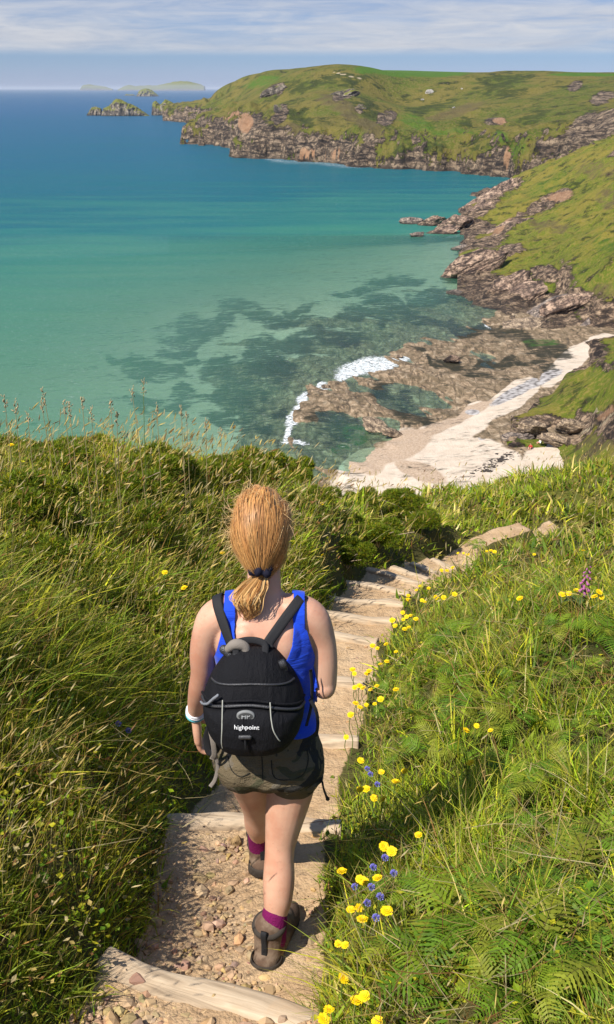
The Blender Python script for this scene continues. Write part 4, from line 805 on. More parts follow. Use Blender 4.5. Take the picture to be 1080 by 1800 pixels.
def grass_field(n, y0, y1, hmul=1.0, wmul=1.0, seed=0, x0=-130, x1=1210):
    X, Y = sample(n, y0, y1, x0, x1)
    d, s, _ = path_dist(X, Y); hw = half_w(Y) + fbm(X * 2.2, Y * 2.2, oct=3, seed=201) * 0.07
    keep = RNG.uniform(0, 1, n) < sstep(d, hw - 0.05, hw + 0.10) * np.where(s < 0, 0.72, 1.0) * (0.35 + 0.65 * sstep(fbm(X * 6.5, Y * 6.5, oct=2, seed=243), -0.35, -0.05)) * (0.22 + 0.78 * sstep(fern_near(X, Y), 0.8, 1.15))
    X, Y, d, s, hw = X[keep], Y[keep], d[keep], s[keep], hw[keep]; n = len(X)
    Z = ground(X, Y)
    right = (s < 0)
    pa, pb, _ = PROJ(np.stack([X, Y, Z + 0.1], 1))
    clump = fbm(X * 2.0, Y * 2.0, oct=3, seed=241); clump2 = fbm(X * 6.5, Y * 6.5, oct=2, seed=243); patch = fbm(X * 0.75, Y * 0.75, oct=3, seed=245)
    edge = sstep(d - hw, 0.0, 0.6)
    Lg = (0.13 + 0.17 * edge) * np.clip(1 + 0.95 * clump + 0.75 * clump2, 0.25, 2.2) * RNG.uniform(0.55, 1.4, n) * hmul
    Lg = np.where(right, Lg * 0.55, Lg * 0.54); Lg = np.clip(Lg, 0.03, 0.5) * np.where(Y < 2.2, 0.75, 1.0)
    Wd = np.exp(RNG.normal(math.log(0.0066), 0.42, n)) * wmul * np.clip(Y / 4.5, 0.85, 3.2)
    w_ = np.zeros((n, len(PK)))
    w_[:, 0] = 1.6 + 1.2 * patch; w_[:, 1] = 0.8 - 0.9 * patch + 0.6 * right; w_[:, 2] = 0.75 + 1.2 * clump; w_[:, 3] = 0.16 + 0.6 * clump2 + 0.25 * sstep(Y, 5, 12); w_[:, 4] = 0.8; w_[:, 5] = 0.06 + 0.30 * (fbm(X * 1.4, Y * 1.4, oct=3, seed=247) > 0.22); w_[:, 6] = 0.10; w_[:, 7] = 0.12
    w_ = np.clip(w_, 0.02, None); w_ /= w_.sum(1, keepdims=True)
    pick = (RNG.uniform(0, 1, (n, 1)) > np.cumsum(w_, 1)).sum(1).clip(0, len(PK) - 1)
    col = PV[pick] * np.exp(RNG.normal(0, 0.33, (n, 1))) * (1 + 0.25 * patch[:, None]) * np.array((1.0, 1.05, 1.0)); tip = col * 0.75 + PV[3] * 0.30
    e = 0.06; gx_ = (ground(X + e, Y, False) - ground(X - e, Y, False)) / (2 * e); gy_ = (ground(X, Y + e, False) - ground(X, Y - e, False)) / (2 * e)
    nrm_ = unit(np.stack([-np.clip(gx_, -1.4, 1.4), -np.clip(gy_, -1.4, 1.4), np.ones(n)], 1))
    up = unit(nrm_ * 0.55 + np.array((0, 0, 1.0)) + RNG.normal(0, 0.32, (n, 3)))
    wind = np.array((0.30, 0.12, 0.0)); ph = RNG.uniform(0, 2 * math.pi, n)
    lean = unit(np.stack([np.cos(ph), np.sin(ph), np.zeros(n)], 1) + wind * 0.3 + np.stack([nrm_[:, 0], nrm_[:, 1], np.zeros(n)], 1) * 0.2)
    bend = RNG.uniform(0.1, 1.25, n) ** 1.2
    return strips(np.stack([X, Y, Z - 0.01], 1), up, lean, Lg, Wd, bend, col, tip)
def merge(chunks):
    Vs, Fs, Cs, off = [], [], [], 0
    for c in chunks:
        Vs.append(c[0]); Fs.append(c[1] + off); Cs.append(c[2]); off += len(c[0])
    return mesh_np(np.vstack(Vs), np.vstack(Fs), dict(col=np.vstack(Cs)), smooth=False)
CH = [grass_field(150000, 1.25, 8.0), grass_field(110000, 5.0, 34.0, 1.0, 1.35), grass_field(26000, 1.3, 6.0, 0.55, 1.9)]
add('meadow_grass', merge(CH), M_GRASS, kind='stuff', label='long mixed grass covering the hillside on both sides of the path', category='grass')

def heads(tip, dirn, ln, wd, col, rg=RNG):
    """small spindle seed heads"""
    n = len(tip); d_ = unit(dirn + rg.normal(0, 0.15 * np.linalg.norm(dirn, axis=1).mean(), dirn.shape)); a = unit(np.cross(d_, rg.normal(size=(n, 3)))); b = np.cross(d_, a)
    P = []
    for t_, r_ in ((0, 0.3), (0.35, 1.0), (0.7, 0.75)):
        for k in range(3):
            an = 2 * math.pi * k / 3 + t_; P.append(tip + d_ * (ln * t_)[:, None] + (a * math.cos(an) + b * math.sin(an)) * (wd * r_ * 0.5)[:, None])
    P.append(tip + d_ * ln[:, None]); V = np.stack(P, 1); f = []
    for i in range(2):
        for k in range(3):
            k2 = (k + 1) % 3; f += [(3 * i + k, 3 * i + k2, 3 * i + 3 + k2), (3 * i + k, 3 * i + 3 + k2, 3 * i + 3 + k)]
    f += [(6, 7, 9), (7, 8, 9), (8, 6, 9)]; f = np.array(f)
    return V.reshape(-1, 3), (f[None] + (np.arange(n) * 10)[:, None, None]).reshape(-1, 3), np.repeat(col, 10, 0)
def seed_stalks(n, y0, y1, L0, L1, seed, leftbias=True):
    X, Y = sample(n, y0, y1); d, s, _ = path_dist(X, Y); hw = half_w(Y)
    keep = (d > hw + 0.10) & (RNG.uniform(0, 1, n) < np.where(s < 0, 0.24, 1.0) * sstep(fern_near(X, Y), 0.6, 1.0)) & (fbm(X * 0.9, Y * 0.9, oct=3, seed=seed) > -0.22); X, Y = X[keep], Y[keep]; n = len(X); Z = ground(X, Y)
    ph = RNG.uniform(0, 2 * math.pi, n); lean = unit(np.stack([np.cos(ph) + 0.9, np.sin(ph) + 0.3, np.zeros(n)], 1)); up = unit(np.array((0.08, 0, 1.0)) + RNG.normal(0, 0.16, (n, 3)))
    Lg = RNG.uniform(L0, L1, n); sc_ = np.clip(Y / 4.5, 0.8, 2.6)
    k = RNG.choice([2, 3, 4, 6, 5], n, p=[0.25, 0.36, 0.14, 0.18, 0.07]); col = PV[k] * RNG.uniform(0.75, 1.2, (n, 1))
    st = strips(np.stack([X, Y, Z], 1), up, lean, Lg, np.full(n, 0.0026) * sc_, RNG.uniform(0.1, 0.6, n), col, None, (0, 0.4, 0.75, 1.0))
    hc = PV[RNG.choice([3, 6, 5], n, p=[0.55, 0.33, 0.12])] * RNG.uniform(0.75, 1.25, (n, 1))
    hd = heads(st[3], unit(st[4] + np.array((0.2, 0, 0.1)) * np.linalg.norm(st[4], axis=1)[:, None]) , RNG.uniform(0.022, 0.055, n) * np.clip(sc_, 0.9, 1.7), RNG.uniform(0.003, 0.0075, n) * sc_, hc)
    return [st[:3], hd]
add('seeding_grass', merge(seed_stalks(9000, 1.5, 9.0, 0.22, 0.48, 251) + seed_stalks(7000, 6, 30, 0.25, 0.5, 253)), M_GRASS, kind='stuff', label='straw coloured seeding grass heads standing through the green', category='grass')

def leafy(n, y0, y1, seed, size=(0.012, 0.03), side=0, keys=(0, 1, 4), thr=0.0, hgt=(0.02, 0.16)):
    X, Y = sample(n, y0, y1); d, s, _ = path_dist(X, Y); hw = half_w(Y)
    keep = (d > hw + 0.02) & (fbm(X * 1.3, Y * 1.3, oct=3, seed=seed) > thr)
    if side: keep &= (s * side > 0)
    X, Y = X[keep], Y[keep]; n = len(X); Z = ground(X, Y) + RNG.uniform(*hgt, n)
    ph = RNG.uniform(0, 2 * math.pi, n); a = unit(np.stack([np.cos(ph), np.sin(ph), RNG.uniform(-0.3, 0.6, n)], 1)); b = unit(np.cross(a, unit(np.array((0, 0, 1.0)) + RNG.normal(0, 0.45, (n, 3)))))
    c = np.cross(a, b); sz = RNG.uniform(*size, n) * np.clip(Y / 5, 0.9, 2.4); o_ = np.stack([X, Y, Z], 1)
    P = [o_, o_ + a * (sz * 0.5)[:, None] + b * (sz * 0.33)[:, None], o_ + a * sz[:, None] - c * (sz * 0.15)[:, None], o_ + a * (sz * 0.5)[:, None] - b * (sz * 0.33)[:, None], o_ + a * (sz * 0.5)[:, None] + c * (sz * 0.10)[:, None]]
    V = np.stack(P, 1).reshape(-1, 3); f = np.array([(0, 1, 4), (1, 2, 4), (2, 3, 4), (3, 0, 4)])
    col = PV[RNG.choice(keys, n)] * RNG.uniform(0.7, 1.2, (n, 1))
    return V, (f[None] + (np.arange(n) * 5)[:, None, None]).reshape(-1, 3), np.repeat(col, 5, 0)
add('ground_cover', merge([leafy(9000, 1.5, 8, 261, (0.010, 0.034), -1, (0, 1, 2, 4), 0.05), leafy(34000, 1.5, 9, 263, (0.010, 0.032), 1, (0, 2, 1, 4), -0.12, (0.04, 0.20)), leafy(9000, 1.5, 9, 267, (0.012, 0.03), 1, (5, 3, 6), 0.12, (0.05, 0.20)), leafy(14000, 6, 30, 265, (0.012, 0.025), 0)]), M_GRASS, kind='stuff', label='low leafy plants growing among the grass', category='ground cover')
def litter(n):
    X, Y = sample(n, 1.5, 14); d, s, _ = path_dist(X, Y); keep = (d > half_w(Y) + 0.08) & (fbm(X * 1.1, Y * 1.1, oct=3, seed=271) > 0.02); X, Y = X[keep], Y[keep]; n = len(X); Z = ground(X, Y) + RNG.uniform(0.04, 0.24, n)
    ph = RNG.uniform(0, 2 * math.pi, n); up = unit(np.stack([np.cos(ph), np.sin(ph), RNG.normal(0.15, 0.4, n)], 1)); lean = unit(np.cross(up, RNG.normal(size=(n, 3))))
    col = PV[RNG.choice([3, 6, 5], n, p=[0.5, 0.2, 0.3])] * RNG.uniform(0.5, 1.0, (n, 1))
    return strips(np.stack([X, Y, Z], 1), up, lean, RNG.uniform(0.08, 0.34, n), RNG.uniform(0.002, 0.004, n) * np.clip(Y / 4, 0.9, 2.5), RNG.uniform(0, 0.5, n), col, None, (0, 0.35, 0.7, 1.0))[:3]
add('dry_stems', merge([litter(11000)]), M_GRASS, kind='stuff', label='dead brown stems and twigs tangled through the turf', category='dead stems')

# ================================================================== THE HIKER
HO = np.array((-0.12, 2.795, 47.335))
def mat_simple(name, col, rough=0.8, spec=0.3, bump_scale=None, bstr=0.3, bdist=0.004, var=0.0, **kw):
    m, t = material(name); p = t.obj(); c = col; nr = None
    if var: c = t.mix(t.m('MULTIPLY', t.noise(p, 14, 4), var), col, tuple(a * 0.45 for a in col))
    if bump_scale: nr = t.bump(t.noise(p, bump_scale, 5, 0.6), bstr, bdist)
    t.out(t.bsdf(c, rough, nr, spec, **kw)); return m
M_SKIN, t = material('skin'); p = t.obj(); k1 = t.noise(p, 9, 4); k2 = t.noise(p, 120, 3); fr_ = t.noise(p, 55, 4, 0.7)
c = t.mix(t.rampf(k1, 0.35, 0.7), (0.63, 0.37, 0.25), (0.54, 0.26, 0.165)); c = t.mix(t.m('MULTIPLY', t.rampf(fr_, 0.58, 0.7), 0.35), c, (0.40, 0.20, 0.13))
t.out(t.bsdf(c, 0.48, t.bump(k2, 0.12, 0.002), 0.35, **{'Subsurface Weight': 0.10, 'Subsurface Radius': (0.012, 0.005, 0.003), 'Subsurface Scale': 0.5}))
M_HAIR, t = material('strawberry blonde hair'); ca = t.attr('col', 'Color')
t.out(t.bsdf(ca, 0.48, None, 0.35))
M_TANK, t = material('blue ribbed jersey'); p = t.obj(); wv = t.noise(t.map(p, scale=(3, 3, 16)), 1.5, 4, 0.6, 1.0)
t.out(t.bsdf((0.006, 0.055, 0.56), 0.75, t.bump(wv, 0.8, 0.012), 0.25, **{'Sheen Weight': 0.15}))
M_CAMO, t = material('camouflage cotton'); p = t.obj()
q1 = t.noise(t.map(p, scale=(1, 1, 1.5)), 8, 3, 0.5, 1.0); q2 = t.noise(t.map(p, loc=(3, 5, 1)), 9, 3, 0.5, 1.0); q3 = t.noise(t.map(p, loc=(8, 2, 7)), 9, 3, 0.5, 1.0)
c = t.mix(t.rampf(q1, 0.51, 0.53), (0.135, 0.105, 0.062), (0.070, 0.066, 0.036)); c = t.mix(t.rampf(q2, 0.56, 0.58), c, (0.032, 0.030, 0.026)); c = t.mix(t.rampf(q3, 0.62, 0.64), c, (0.15, 0.125, 0.09))
t.out(t.bsdf(c, 0.9, t.bump(t.m('ADD', t.noise(t.map(p, scale=(1, 1, 2.2)), 16, 5, 0.6, 0.8), t.m('MULTIPLY', t.noise(p, 300, 2), 0.2)), 0.9, 0.02), 0.15))
M_PACK, t = material('black nylon'); p = t.obj()
t.out(t.bsdf((0.009, 0.009, 0.011), 0.72, t.bump(t.m('ADD', t.noise(t.map(p, scale=(2.2, 1, 0.7)), 14, 4, 0.6), t.m('MULTIPLY', t.noise(p, 420, 2), 0.22)), 0.9, 0.016), 0.16))
M_WEB = mat_simple('black webbing', (0.016, 0.016, 0.018), 0.75, 0.3, 300, 0.4)
M_GREYWEB = mat_simple('grey webbing', (0.22, 0.19, 0.16), 0.8, 0.2, 300, 0.4)
M_PIPE = mat_simple('pale reflective piping', (0.42, 0.42, 0.36), 0.5, 0.5)
M_BADGE = mat_simple('grey rubber badge', (0.20, 0.205, 0.20), 0.5, 0.5)
M_BADGED = mat_simple('dark badge relief', (0.055, 0.056, 0.056), 0.6, 0.4)
M_PRINT = mat_simple('white print', (0.78, 0.78, 0.78), 0.7, 0.2)
M_ZIP = mat_simple('zip teeth', (0.035, 0.035, 0.038), 0.35, 0.6, 260, 0.8, 0.003)
M_CORD = mat_simple('zip pull cord', (0.20, 0.21, 0.23), 0.6, 0.4, 220, 0.6)
M_BOOT, t = material('brown suede hiking boot'); p = t.obj(); q1 = t.noise(p, 16, 5, 0.6)
t.out(t.bsdf(t.mix(t.rampf(q1, 0.4, 0.62), (0.115, 0.072, 0.048), (0.21, 0.15, 0.105)), 0.85, t.bump(t.noise(p, 90, 4), 0.5, 0.004), 0.2))
M_SOLE = mat_simple('dusty black rubber', (0.055, 0.045, 0.037), 0.85, 0.2, 60, 0.5, 0.004, 0.4)
M_SOCK = mat_simple('purple wool', (0.17, 0.012, 0.085), 0.95, 0.1, 150, 0.9, 0.006)
M_SCRUNCH = mat_simple('navy scrunchie', (0.010, 0.010, 0.022), 0.85, 0.2, 40, 0.9, 0.008)
M_BAND = mat_simple('white wristband', (0.75, 0.76, 0.78), 0.5, 0.3)
M_TEAL = mat_simple('teal wristband', (0.10, 0.42, 0.48), 0.5, 0.3)
M_EYE = mat_simple('eye', (0.7, 0.68, 0.65), 0.2, 0.5)

HREF = np.array((-0.12, 2.85, 47.335))      # where the pixel-measured details were read
hiker = empty('person', HO, label='woman hiker in blue vest top and camouflage shorts walking away down the steps', category='person')
def ell(c, r, n=24):
    return loft([(c[0], c[1], c[2] + r[2] * s_, r[0] * math.sqrt(max(0, 1 - s_ * s_)) + 1e-4, r[1] * math.sqrt(max(0, 1 - s_ * s_)) + 1e-4) for s_ in np.linspace(-0.995, 0.995, 11)], n, 2.0, 2)
def hand(wr, dr, palm_n, thumb, L=0.17, curl=0.5):
    """palm and five separate bent fingers; wr wrist, dr pointing direction, palm_n palm normal, thumb side"""
    wr, dr, pn, th = (np.asarray(a, float) for a in (wr, dr, palm_n, thumb)); dr = unit(dr); th = unit(th - dr * (th @ dr)); pn = np.cross(dr, th) * (1 if np.dot(np.cross(dr, th), pn) > 0 else -1)
    out = []
    for o_, r_ in ((-0.028, 0.0125), (-0.009, 0.0135), (0.010, 0.0135), (0.028, 0.0125)):   # metacarpals make the palm
        out.append(tube([wr + th * o_ * 0.45, wr + dr * 0.045 + th * o_ * 0.8, wr + dr * 0.085 + th * o_], [0.015, r_ + 0.002, r_], 10, 4))
    for o_, ln in ((-0.028, 0.062), (-0.009, 0.076), (0.010, 0.084), (0.028, 0.074)):
        b0 = wr + dr * 0.085 + th * o_; P = [b0]; a = 0.25 * curl
        for f_, da in ((0.45, 0.55), (0.32, 0.75), (0.23, 0.5)):
            d_ = dr * math.cos(a) + pn * math.sin(a) + th * o_ * 1.2; P.append(P[-1] + unit(d_) * ln * f_); a += da * curl * 1.5
        out.append(tube(P, [0.0095, 0.009, 0.0082, 0.007], 10, 4))
    b0 = wr + dr * 0.025 + th * 0.030; d1_ = unit(dr * 0.7 + th * 0.65 + pn * 0.3); d2_ = unit(dr * 0.9 + th * 0.2 + pn * 0.45)
    out.append(tube([wr + dr * 0.012 + th * 0.012, b0, b0 + d1_ * 0.034, b0 + d1_ * 0.034 + d2_ * 0.03], [0.014, 0.0125, 0.0105, 0.008], 10, 4))
    return out
def build_body():
    P = []
    P.append(loft([(-0.002, .055, .635, .03, .03), (-0.002, .055, .65, .08, .07), (0, .052, .69, .135, .098), (0, .052, .735, .152, .110), (0, .055, .80, .146, .104), (0, .058, .89, .126, .090), (0, .060, .98, .130, .092), (-.003, .062, 1.06, .140, .098), (-.005, .062, 1.14, .150, .098), (-.006, .066, 1.195, .148, .086), (-.006, .072, 1.24, .112, .068), (-.006, .080, 1.275, .062, .055), (-.006, .088, 1.31, .04, .04)], 40, 2.2, 4))
    P.append(tube([(-.006, .070, 1.20), (-.006, .088, 1.30), (-.008, .115, 1.39), (-.008, .13, 1.43)], [.060, .050, .049, .05], 24, 5))
    hy = .145
    P.append(loft([(-.008, hy + .035, 1.352, .012, .018), (-.008, hy + .028, 1.365, .036, .045), (-.008, hy + .012, 1.395, .056, .072), (-.008, hy + .004, 1.43, .066, .086), (-.008, hy, 1.47, .073, .095), (-.008, hy - .004, 1.51, .072, .094), (-.008, hy - .006, 1.545, .058, .076), (-.008, hy - .008, 1.567, .032, .044), (-.008, hy - .008, 1.575, .006, .008)], 32, 2.0, 4))
    P.append(tube([(-.008, hy + .086, 1.465), (-.008, hy + .105, 1.44), (-.008, hy + .104, 1.425)], [.009, .012, .012], 12, 4))                       # nose
    P.append(tube([(-.030, hy + .082, 1.398), (-.008, hy + .089, 1.400), (.014, hy + .082, 1.398)], [.006, .008, .006], 10, 4))                     # lips
    P.append(tube([(-.03, hy + .076, 1.372), (-.008, hy + .084, 1.366), (.014, hy + .076, 1.372)], [.014, .017, .014], 10, 4))                       # chin
    for sg in (-1, 1):
        P.append(tube([(-.008 + sg * .071, hy - .005, 1.475), (-.008 + sg * .078, hy - .012, 1.455), (-.008 + sg * .071, hy - .002, 1.425)], [.010, .013, .008], 10, 4))   # ears
        P.append(tube([(-.008 + sg * .014, hy + .086, 1.488), (-.008 + sg * .034, hy + .082, 1.490), (-.008 + sg * .05, hy + .07, 1.482)], [.007, .008, .006], 8, 3))     # brows
    # arms
    P.append(tube([(-.035, .07, 1.225), (-.10, .066, 1.228), (-.152, .066, 1.202), (-.182, .070, 1.135), (-.193, .080, 1.07), (-.198, .094, 1.005), (-.212, .125, .93), (-.230, .17, .845), (-.238, .20, .79)], [.050, .054, .054, .044, .041, .037, .036, .029, .0235], 22, 5))
    P += hand((-.238, .203, .785), (.03, .12, -.98), (.6, .6, .1), (-.1, .95, .1), curl=.62)
    P.append(tube([(.025, .07, 1.225), (.085, .066, 1.228), (.132, .066, 1.202), (.160, .066, 1.135), (.171, .060, 1.06), (.173, .058, .985)], [.050, .054, .054, .045, .041, .037], 22, 5))
    P.append(tube([(.172, .056, .982), (.164, .115, .955), (.136, .20, .952), (.098, .275, .985)], [.036, .039, .034, .025], 22, 5))
    P.append(ell((.1725, .050, .980), (.034, .034, .036), 16))
    P += hand((.098, .28, .992), (-.75, .6, .2), (-.5, -.5, .5), (0, .2, 1), curl=.9)
    # legs: weight on the right one, left one already down on the tread ahead
    P.append(tube([(.074, .055, .69), (.068, .052, .62), (.054, .046, .54), (.038, .034, .44), (.032, .018, .385), (.030, -.006, .31), (.026, -.026, .245), (.016, -.044, .17), (.010, -.052, .09)], [.080, .075, .066, .052, .047, .051, .046, .033, .034], 24, 5))
    P.append(tube([(-.074, .070, .70), (-.070, .12, .62), (-.062, .18, .53), (-.055, .25, .41), (-.052, .285, .345), (-.051, .325, .27), (-.050, .37, .19), (-.049, .41, .10)], [.076, .070, .062, .050, .046, .047, .036, .033], 24, 5))
    for sg, z_, y_ in ((-1, .725, -.045), (1, .725, -.05)): P.append(ell((sg * .072, y_ + .05, z_), (.076, .070, .072)))   # seat
    P.append(ell((-.06, .0, 1.15), (.05, .035, .07))); P.append(ell((.05, .0, 1.15), (.05, .035, .07)))   # shoulder blades
    return fuse(P, 0.0042, 5)
body_me = build_body()
body = add('body', body_me, M_SKIN, hiker)
for p_ in body_me.polygons: p_.use_smooth = True
for sg in (-1, 1):
    V, F = ell((-.008 + sg * .031, .145 + .073, 1.470), (.012, .011, .010), 14); add('eye', mesh_np(V, F), M_EYE, hiker)
BV, BN, BT = get_vft(body_me)
BTREE = BVHTree.FromPolygons([tuple(v) for v in BV], [tuple(t_) for t_ in BT])
def snap(p_, off=0.006):
    c_, n_, i_, d_ = BTREE.find_nearest(Vector([float(a) for a in p_])); return np.array(c_) + np.array(n_) * off, np.array(n_)
def cast(px, py, off=0.006):
    o_ = Vector((0 - HREF[0], 0 - HREF[1], HC - HREF[2])); d_ = Vector(ray(px, py)).normalized(); c_, n_, i_, _ = BTREE.ray_cast(o_, d_)
    if c_ is None:
        d2 = ray(px, py); t_ = (HREF[1] + .03) / d2[1]; return snap(np.array((0, 0, HC)) + d2 * t_ - HREF, off)
    return np.array(c_) + np.array(n_) * off, np.array(n_)
# vest top: the skin pushed out a little, cut along the neckline and the armholes
def build_tank():
    x, y, z = BV[:, 0] + 0.004, BV[:, 1], BV[:, 2]; ax = np.abs(x); back = y < 0.065
    arm = np.interp(z, [.70, 1.00, 1.07, 1.12, 1.18, 1.24, 1.30], [.30, .160, .148, .136, .122, .116, .114]) - ax
    arm = np.where(z < 1.0, np.where((x < -.17) | (x > .155), np.minimum(arm, .155 - ax), arm), arm)
    ub = np.interp(ax, [0, .04, .065, .080, .090, .20], [1.098, 1.104, 1.125, 1.17, 1.40, 1.9])       # U of the back
    uf = np.interp(ax, [0, .03, .055, .075, .090, .20], [1.14, 1.145, 1.165, 1.21, 1.40, 1.9])
    neck = np.where(back, ub, uf) - z
    bot = z - (0.855 + 0.006 * np.sin(x * 40))
    s = np.minimum(np.minimum(arm, neck), bot)
    P = BV + BN * (0.006 + 0.010 * sstep(z, 1.0, .88))[:, None]
    P[:, 0] += 0.004 * np.sin(z * 60 + x * 12) * sstep(z, 1.05, .9); P[:, 1] += 0.004 * np.sin(z * 75 + x * 30) * sstep(z, 1.08, .95)
    V, T = clip(P, BT, s); me = mesh_np(V, T)
    o = add('vest_top', me, M_TANK, hiker); m_ = o.modifiers.new('thickness', 'SOLIDIFY'); m_.thickness = 0.004; m_.offset = 1
build_tank()
def build_shorts():
    P = [loft([(0, .05, .645, .04, .04), (0, .05, .655, .08, .085), (0, .05, .70, .158, .122), (0, .05, .72, .175, .130), (0, .054, .79, .156, .113), (0, .056, .84, .141, .103), (0, .056, .882, .132, .097), (0, .056, .884, .02, .02)], 40, 2.2, 4)]
    P.append(tube([(.075, .048, .725), (.078, .046, .705), (.074, .042, .688)], [.096, .097, .092], 26, 5))
    P.append(tube([(-.078, .055, .735), (-.080, .066, .72), (-.078, .078, .706)], [.095, .096, .092], 26, 5))
    for sg in (-1, 1): P.append(ell((sg * .078, .002, .728), (.084, .078, .080)))
    me = fuse(P, 0.006, 6); V, N, T = get_vft(me)
    a = np.arctan2(V[:, 1] - .04, np.abs(V[:, 0]) - .078)
    wr = fbm(V[:, 0] * 14, V[:, 1] * 14, V[:, 2] * 26, 3, 301) * 0.007 
    V = V + N * wr[:, None]
    zz = V[:, 2]; o = add('shorts', mesh_np(V, T), M_CAMO, hiker)
    # stitched pocket edges and centre seam
    return o
shorts = build_shorts()
SV, SN, ST = get_vft(shorts.data); STREE = BVHTree.FromPolygons([tuple(v) for v in SV], [tuple(t_) for t_ in ST])
def ribbon(P, N, wd, th, taper=None):
    """flat strap along points P with surface normals N"""
    P = np.asarray(P, float); N = unit(np.asarray(N, float)); A = catmull(np.concatenate([P, N], 1), 6); C, Nn = A[:, :3], unit(A[:, 3:]); T = unit(np.gradient(C, axis=0)); B = unit(np.cross(T, Nn)); Nn = unit(np.cross(B, T))
    w_ = np.full(len(C), wd * 0.5) if taper is None else np.interp(np.linspace(0, 1, len(C)), *taper) * 0.5
    pr = [(-1, 0), (-0.92, 1), (-0.45, 1.25), (0.45, 1.25), (0.92, 1), (1, 0), (0.9, -0.6), (-0.9, -0.6)]
    V = np.stack([C + B * (w_ * u)[:, None] + Nn * (th * v * 0.5) for u, v in pr], 1); n, m_ = V.shape[:2]; V = V.reshape(-1, 3); F = [grid_faces(n, m_, True)]
    F.append(np.array([[0, i, i + 1] for i in range(1, m_ - 1)])); F.append(np.array([[(n - 1) * m_, (n - 1) * m_ + i + 1, (n - 1) * m_ + i] for i in range(1, m_ - 1)]))
    return V, F
def cast_s(px, py, off=0.002, tree=None):
    o_ = Vector((0 - HREF[0], 0 - HREF[1], HC - HREF[2])); d_ = Vector(ray(px, py)).normalized(); c_, n_, i_, _ = (tree or STREE).ray_cast(o_, d_)
    return np.array(c_) + np.array(n_) * off, np.array(n_)
def seam(pix, r, mat, name, parent, tree=None, off=0.002):
    Q = [cast_s(*q, off, tree) for q in pix]; V, F = tube([q[0] for q in Q], [r] * len(Q), 6, 4); return add(name, mesh_np(V, F), mat, parent)
M_STITCH = mat_simple('dark stitching', (0.03, 0.028, 0.022), 0.9, 0.1)
try:
    seam([(478, 1318), (482, 1345), (500, 1352), (530, 1345), (541, 1322), (540, 1300)], 0.0016, M_STITCH, 'pocket_seam', shorts)
    seam([(404, 1312), (410, 1335), (425, 1346), (440, 1340)], 0.0016, M_STITCH, 'pocket_seam', shorts)
    seam([(462, 1312), (463, 1335), (463, 1352)], 0.0016, M_STITCH, 'centre_seam', shorts)
except Exception as e: print('seam', e)
for (cx, cy, cz, r_, tl) in ((.074, .043, .688, .089, (0.0, 0.10)), (-.078, .080, .702, .088, (0.0, -0.20))):   # gathered hems
    a = np.linspace(0, 2 * math.pi, 41)[:-1]; C = np.stack([cx + np.cos(a) * r_, cy + np.sin(a) * r_ * 0.98, cz - .006 + tl[1] * np.sin(a) * r_ + 0.002 * np.sin(a * 5)], 1)
    V, F = tube(np.vstack([C, C[:1]]), list(0.0105 + 0.0015 * np.sin(a * 13)) + [0.0105], 10, 2); add('hem', mesh_np(V, F), M_CAMO, shorts)
V, F = tube([(.158, .02, .690), (.166, .00, .68), (.172, -.005, .652), (.180, -.006, .627), (.184, -.004, .617)], [.004, .0035, .0035, .004, .007], 8, 4); add('drawcord', mesh_np(V, F), M_STITCH, shorts)

